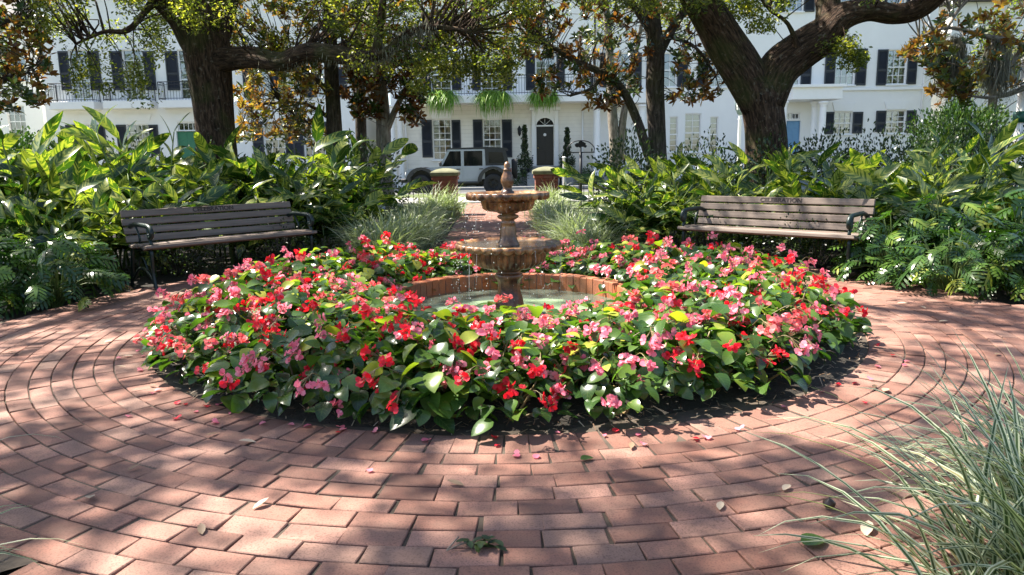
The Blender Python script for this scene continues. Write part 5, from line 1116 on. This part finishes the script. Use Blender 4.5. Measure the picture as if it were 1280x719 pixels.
tree('oak_tree', 'dark live oak with one thick mossy limb reaching sideways above the shaded bench', (*P(272, 282, Y1)[:2], -.03), tr, cr, 'oakbark', 'oakleaf', None, moss_strands(bones[3][8:-6], 60, .04, .16))

# --- forked live oak
Y2 = 12.8
tr = MB(); bones = []
bones.append(limb(tr, [(958, 295, Y2, 96), (960, 250, Y2, 62), (960, 200, Y2, 51), (958, 165, Y2, 49), (954, 138, Y2, 50), (951, 116, Y2, 54), (949, 92, Y2, 30)], 26, .08, 7, 7))
bones.append(limb(tr, [(951, 132, Y2, 46), (931, 92, Y2, 49), (908, 55, Y2-.1, 46), (888, 20, Y2-.2, 42), (862, -20, Y2-.5, 40), (820, -90, Y2-1.2, 34), (760, -190, Y2-2.2, 28), (690, -310, Y2-3.4, 20)], 18, .08, 5, 8))
bones.append(limb(tr, [(956, 130, Y2, 46), (972, 90, Y2, 50), (1000, 66, Y2-.1, 46), (1030, 45, Y2-.2, 42), (1052, 22, Y2-.3, 34), (1085, 13, Y2-.4, 26), (1118, 17, Y2-.5, 24), (1148, 10, Y2-.7, 24), (1180, -18, Y2-1.0, 24), (1230, -80, Y2-1.6, 22), (1310, -190, Y2-2.4, 18)], 18, .1, 5, 9))
bones.append(limb(tr, [(1035, 42, Y2-.2, 34), (1036, 10, Y2-.1, 28), (1030, -40, Y2, 26), (1040, -140, Y2-.6, 22), (1010, -260, Y2-1.6, 16)], 14, .08, 5, 10))
bones.append(limb(tr, [(1000, 66, Y2-.3, 10), (985, 30, Y2-.5, 5), (962, 12, Y2-.6, 4), (948, -6, Y2-.7, 3)], 6, .05, 4, 12))
bones.append(wlimb(tr, [(*bones[1][-8], .15), (2.6, 9.6, 7.2, .12), (2.0, 7.4, 8.0, .09), (.8, 5.6, 8.4, .05)], 10)); bones.append(wlimb(tr, [(*bones[2][-5], .14), (7.2, 9.2, 6.6, .11), (6.8, 7.0, 7.4, .08), (6.2, 5.0, 7.8, .05)], 10)); bones.append(wlimb(tr, [(*bones[3][-4], .12), (4.6, 9.4, 7.8, .1), (4.2, 7.2, 8.6, .05)], 10))
vis = np.concatenate([region(60, 640, 1010, -60, 16, 11.2, 13.2), region(14, 1030, 1078, 48, 82, 12.0, 12.6), region(14, 895, 960, -20, 40, 12.4, 13.5), region(30, 1040, 1280, -80, -8, 10.8, 12.8)])
cr = MB(); clump_leaves(cr, vis, rng.uniform(.14, .3, len(vis)), 120, .062, .27, .8, .35, .62); twigs_to(tr, vis, bones, .01, .7)
up = lobes([(.2, 8.6, 8.8, 2.6, 2.2, 1.3, 30), (2.6, 8.6, 9.2, 2.6, 2.4, 1.4, 28), (5.6, 8.8, 8.6, 2.8, 2.6, 1.5, 26), (1.0, 13.0, 9.2, 3.0, 2.4, 1.8, 26), (5.6, 13.4, 9.0, 3.4, 2.6, 1.8, 34), (8.8, 11.6, 8.2, 2.6, 2.6, 1.6, 20), (-2.2, 4.6, 9.2, 2.2, 1.8, 1.1, 20)], .62); up = thin(up)  # unseen overhead lobes, set for their dappled shade below
clump_leaves(cr, up, rng.uniform(.5, .95, len(up)), 300, .125, .27, .6, .1, .5); twigs_to(tr, up, bones, .02, .8)
tree('oak_tree', 'live oak forking into two heavy limbs in front of the porch house', (*P(957, 285, Y2)[:2], -.03), tr, cr, 'oakbark', 'oakleaf', None, moss_strands(bones[2][14:24], 36, .03, .10))

# --- magnolias with rust-brown leaf backs
def magnolia(lab, limbs, regs, base, bark='darkbark', L=.145, tone=.4, moss=None, frac=.7, dens=2.3):
    tr = MB(); bones = [limb(tr, r, 12, .07, 5, 20+i) for i, r in enumerate(limbs)]; cs = np.concatenate([region(int(r[0]*dens), *r[1:]) for r in regs]); cr = MB(); rosettes(cr, cs, L, tone_mu=tone); twigs_to(tr, cs, bones, .011, frac)
    return tree('magnolia_tree', lab, (*base, -.03), tr, cr, bark, 'magnolia', 'magnolia trees in front of the houses', moss)
Y3 = 14.6
magnolia('rust-brown magnolia with a branch leaning out from its dark trunk, before the black door', [
    [(824, 270, Y3, 32), (822, 220, Y3, 26), (821, 170, Y3, 22), (819, 110, Y3, 22), (820, 60, Y3, 21), (815, 20, Y3, 20), (812, -40, Y3, 18), (815, -140, Y3, 14), (810, -260, Y3, 8)],
    [(812, 200, Y3-.1, 12), (797, 152, Y3-.2, 11), (778, 112, Y3-.3, 10), (755, 92, Y3-.4, 9), (722, 78, Y3-.5, 7), (692, 60, Y3-.6, 5), (665, 50, Y3-.6, 3)],
    [(820, 70, Y3, 16), (838, 40, Y3, 11), (860, 5, Y3, 9), (885, -40, Y3, 6)], [(816, 40, Y3, 14), (790, 5, Y3-.1, 9), (760, -20, Y3-.2, 6)], [(755, 92, Y3-.4, 6), (740, 110, Y3-.5, 4), (712, 120, Y3-.5, 3)], [(836, 45, Y3, 6), (870, 60, Y3, 4), (895, 95, Y3-.1, 3)]],
    [(205, 630, 900, -60, 75, Y3-1.2, Y3+1.2, lambda x, y: rng.random() < .75), (34, 690, 800, 70, 118, Y3-1, Y3+.3), (10, 735, 775, 118, 140, Y3-.8, Y3-.2), (30, 838, 905, 70, 128, Y3-.5, Y3+.8), (8, 668, 690, 95, 118, Y3-.7, Y3-.3), (70, 640, 920, -300, -60, Y3-1.5, Y3+1.5)], P(824, 265, Y3)[:2], tone=.38)
Y4 = 15.2
magnolia('magnolia with leaves tinted yellow for sunlight, its straight trunk just beside the dark oak', [
    [(420, 265, Y4, 22), (420, 200, Y4, 19), (417, 140, Y4, 18), (414, 80, Y4, 17), (412, 20, Y4, 15), (410, -60, Y4, 12), (408, -160, Y4, 8)], [(418, 175, Y4, 6), (400, 160, Y4-.1, 4), (370, 145, Y4-.2, 3), (345, 120, Y4-.3, 2)], [(414, 120, Y4, 8), (390, 95, Y4-.1, 5), (350, 70, Y4-.2, 3)], [(416, 150, Y4, 6), (380, 130, Y4, 4), (330, 130, Y4, 3), (310, 140, Y4, 2)]],
    [(105, 296, 402, 74, 180, Y4-1.2, Y4+.8, lambda x, y: not (y > 110 and x > 385)), (85, 285, 440, -30, 66, Y4-1.6, Y4+.6), (26, 355, 412, 100, 185, Y4-.6, Y4+.2), (30, 300, 480, -200, -30, Y4-1, Y4+1)], P(420, 260, Y4)[:2], 'darkbark', .135, .72)  # high leaf tone puts sunlight shining through into the yellow
Y5 = 14.9
magnolia('rust-brown magnolia on two slender trunks, the paler one nearest the striped grass', [
    [(483, 262, Y5, 22), (480, 200, Y5, 19), (479, 150, Y5, 17), (476, 100, Y5, 15), (474, 50, Y5, 12), (470, -20, Y5, 9), (470, -100, Y5, 6)], [(482, 165, Y5, 9), (495, 135, Y5-.1, 7), (508, 110, Y5-.2, 5), (522, 85, Y5-.2, 3)], [(476, 120, Y5, 6), (455, 95, Y5, 4), (440, 80, Y5, 3)]],
    [(95, 428, 532, 52, 122, Y5-1, Y5+.7), (26, 440, 476, 118, 148, Y5-.5, Y5+.4), (16, 500, 528, 118, 156, Y5-.5, Y5), (90, 430, 640, -40, 60, Y5-1.6, Y5+.6)], P(483, 260, Y5)[:2], 'palebark', .15, .25)
magnolia('thin dark magnolia stem standing between the two trunks beside the path', [[(452, 258, 15.6, 16), (452, 200, 15.6, 14), (451, 150, 15.6, 13), (450, 100, 15.6, 12), (448, 40, 15.6, 9), (446, -40, 15.6, 6)], [(451, 110, 15.6, 6), (462, 85, 15.5, 4), (470, 60, 15.5, 2)]], [(26, 425, 480, 30, 110, 15.2, 16.4)], P(452, 255, 15.6)[:2], 'darkbark', .15, .3)
magnolia('rust-brown magnolia at the edge of the view above the round green shrub', [
    [(-40, 280, 12.4, 26), (-40, 200, 12.4, 22), (-38, 100, 12.4, 20), (-35, 0, 12.4, 16), (-30, -120, 12.4, 10)], [(-40, 150, 12.4, 8), (-10, 110, 12.3, 6), (25, 90, 12.2, 4), (50, 80, 12.2, 2)], [(-37, 60, 12.4, 8), (0, 30, 12.3, 5), (40, 20, 12.2, 3)]],
    [(110, -60, 62, 18, 140, 11.6, 13.2, lambda x, y: x < 62-.004*(y-75)**2*.2), (34, -70, 70, -40, 40, 11.6, 13.2), (40, -100, 60, -220, -40, 11.4, 13.4)], P(-40, 275, 12.4)[:2], 'darkbark', .14, .48)
msx = moss_strands(np.concatenate([region(5, 1188, 1200, 40, 62, 13.0, 13.2), region(6, 1240, 1258, 48, 80, 12.9, 13.1)]), 150, .4, .95)
magnolia('magnolia hung with grey moss above the bright round shrub, copper coloured leaves', [
    [(1330, 280, 13.2, 26), (1330, 200, 13.2, 22), (1326, 110, 13.2, 20), (1318, 30, 13.2, 17), (1300, -60, 13.2, 12), (1290, -160, 13.2, 8)], [(1327, 130, 13.2, 9), (1290, 110, 13.1, 7), (1260, 118, 13.0, 6), (1235, 122, 12.9, 4), (1200, 118, 12.9, 2)], [(1322, 70, 13.2, 10), (1280, 55, 13.1, 7), (1230, 45, 13.0, 6), (1185, 35, 13.0, 4), (1140, 50, 13.0, 2)], [(1310, 0, 13.2, 9), (1250, -20, 13.1, 6), (1200, 10, 13.0, 4), (1165, 80, 12.9, 2)], [(1280, 55, 13.1, 6), (1258, 90, 13.0, 5), (1240, 108, 13.0, 3)]],
    [(100, 1165, 1340, 18, 118, 12.4, 13.9), (46, 1100, 1180, 38, 96, 12.6, 13.4, lambda x, y: y < 60+.45*(x-1100) and y > 70-.5*(x-1100)), (26, 1158, 1215, 95, 132, 12.6, 13.2), (40, 1100, 1340, -60, 20, 12.4, 14.0), (30, 1080, 1340, -220, -60, 12.2, 14)], P(1330, 275, 13.2)[:2], 'palebark', .145, .6, msx, dens=1.45)
# a pale double trunk beyond the fence, and trees that close the far sides
tr = MB(); bones = [limb(tr, [(770, 250, 21, 17), (769, 190, 21, 14), (766, 150, 21, 12), (764, 100, 21, 11), (760, 40, 21, 9), (750, -60, 21, 6)], 10, .06), limb(tr, [(774, 200, 21, 10), (779, 150, 21, 9), (786, 110, 21, 7), (800, 40, 21, 5), (815, -30, 21, 3)], 8, .06)]
cs = region(90, 690, 880, -140, 50, 19.5, 22.5); cr = MB(); clump_leaves(cr, cs, .4, 70, .10, .27, .8, .3, .6); twigs_to(tr, cs, bones, .015, .6)
tree('street_tree', 'pale double-trunked street tree seen beside the red door', (*P(770, 250, 21)[:2], -.03), tr, cr, 'palebark', 'oakleaf')
for (px, lab, Yf) in ((-60, 'green street tree beyond the end of the balcony house', 30.0), (1440, 'green street tree beyond the plain white house', 34.0), (1225, 'slim green tree in the yard of the plain white house', 36.0)):
    b0 = P(px, 300, Yf); x0 = b0[0]; tr = MB(); bones = [wlimb(tr, [(x0, Yf, -.1, .28), (x0+.1, Yf, 2.5, .22), (x0-.1, Yf, 5, .16), (x0+.2, Yf, 8, .06)], 12)]; cs = lobes([(x0, Yf, 6.2, 3.0, 2.6, 3.4, 70 if px != 1225 else 26)]); cr = MB(); clump_leaves(cr, cs, .8, 130, .2, .3, .8, .1, .5); twigs_to(tr, cs, bones, .03, .8)
    tree('street_tree', lab, (x0, Yf, -.1), tr, cr, 'darkbark', 'oakleaf')

# ------------------------------------------------------------------ fallen petals, leaves and twigs on the paving
def litter(n, mk, name, mats, lab, cat, grp, where):
    me_ = [mk(i).mesh(name, mats) for i in range(4)]
    for i in range(n):
        x, y = where(i); o = bpy.data.objects.new(name, me_[i % 4]); C.objects.link(o); o.location = (x, y, .004); o.rotation_euler = (rng.normal(0,.08), rng.normal(0,.08), rng.uniform(0, 6.28)); o.scale = (rng.uniform(.8, 1.3),)*3; tag(o, lab, cat, grp)
def mk_petal(i):
    b = MB(); b.blades((-.012,0,.002), (1,0,.25), (0,1,0), .026, .013, petal, .5, 3, 3, .25, tone=.3+.15*i)
    if i % 2: b.blades((0,.006,.004), (-.4,1,.3), (1,.3,0), .02, .011, petal, .5, 2, 2, tone=.6)
    return b
def mk_leaf(i): b = MB(); b.blades((-.025,0,.003), (1,.1*i,.12), (0,1,0), .05+.006*i, .011+.002*i, oval, rng.uniform(-.2,.5), 4, 3, .3, tone=[.3,.55,.8,.95][i]); return b
def near_bed(i):
    a = rng.uniform(pi*1.12, pi*1.92); r = SOIL_R + abs(rng.normal(.05, .13)); return FC[0]+r*cos(a), FC[1]+r*sin(a)
def anywhere(i):
    a = rng.uniform(pi*.95, pi*2.05); r = rng.uniform(2.55, 3.75); return FC[0]+r*cos(a), FC[1]+r*sin(a)
litter(34, mk_petal, 'fallen_petal', M['petalpink'], 'small pink petal fallen on the bricks by the flower bed', 'petal', 'pink petals fallen on the paving', near_bed)
litter(14, mk_petal, 'fallen_petal', M['petalred'], 'small red petal fallen on the bricks by the flower bed', 'petal', 'red petals fallen on the paving', near_bed)
litter(46, mk_leaf, 'fallen_leaf', M['litter'], 'small dry leaf lying on the brick paving', 'leaf', 'dry leaves lying on the paving', anywhere)
g = G(590, 690); t = thing('fallen_sprig', 'fallen green sprig with a dry twig lying on the near bricks', 'sprig', (g[0], g[1], .004))
m = MB(); m.tube(crom([(-.075,-.012,.008),(-.03,.02,.012),(.02,.03,.012),(.06,.06,.016)], 4), .0025, 5); m.tube([(-.075,.0,.004),(-.045,.06,.012)], .003, 5); m.build('twig', M['twig'], t)
m = MB(); n = 16; O = np.stack([rng.uniform(-.03,.075,n), rng.normal(.02,.012,n), rng.uniform(.008,.02,n)], 1); D = rdir(n, 0)*np.array((1,1,.4)); m.blades(O, D, np.cross(np.array((0,0,1.0)), D), .045, .011, oval, .4, 4, 3, .25); m.build('foliage', M['shrub'], t)
for (px, py, L, lab) in ((735, 577, .055, 'green leaf lying on the bricks below the flower bed'), (1022, 683, .09, 'green leaf lying on the bricks beside the near striped grass')):
    g = G(px, py); m = MB(); m.blades((-L/2,0,.006), (1,.3,.1), (-.3,1,.1), L, L*.36, heart, .3, 5, 3, .3, tone=.5); tag(m.build('green_leaf', M['begonia'], None, (g[0], g[1], .003)), lab, 'leaf')
g = G(1036, 636); m = MB(); m.lathe([(0,-.014),(.011,-.012),(.02,-.004),(.021,.004),(.013,.013),(.006,.018),(0,.024)], 14, c=(0,0,.015)); tag(m.build('seed_pod', M['podbrown'], None, (g[0], g[1], .003)), 'dark brown seed pod lying on the bricks near the striped grass', 'seed pod')
# bark mulch chips in the round bed's bare edge: nobody could count them
m = MB(); n = 1500; a = rng.uniform(0, 2*pi, n); r = rng.uniform(2.2, 2.49, n); D = rdir(n)*np.array((1,1,.25)); m.blades(np.stack([r*np.cos(a), r*np.sin(a), .012-.03*(r-2.3)/.18*.6+.012], 1), D, np.cross(np.array((0,0,1.)), D), rng.uniform(.02, .055, n), .006, petal, .3, 1, 2)
tag(m.build('mulch', M['litter2'] if 'litter2' in M else M['litter'], None, FC), kind='stuff')
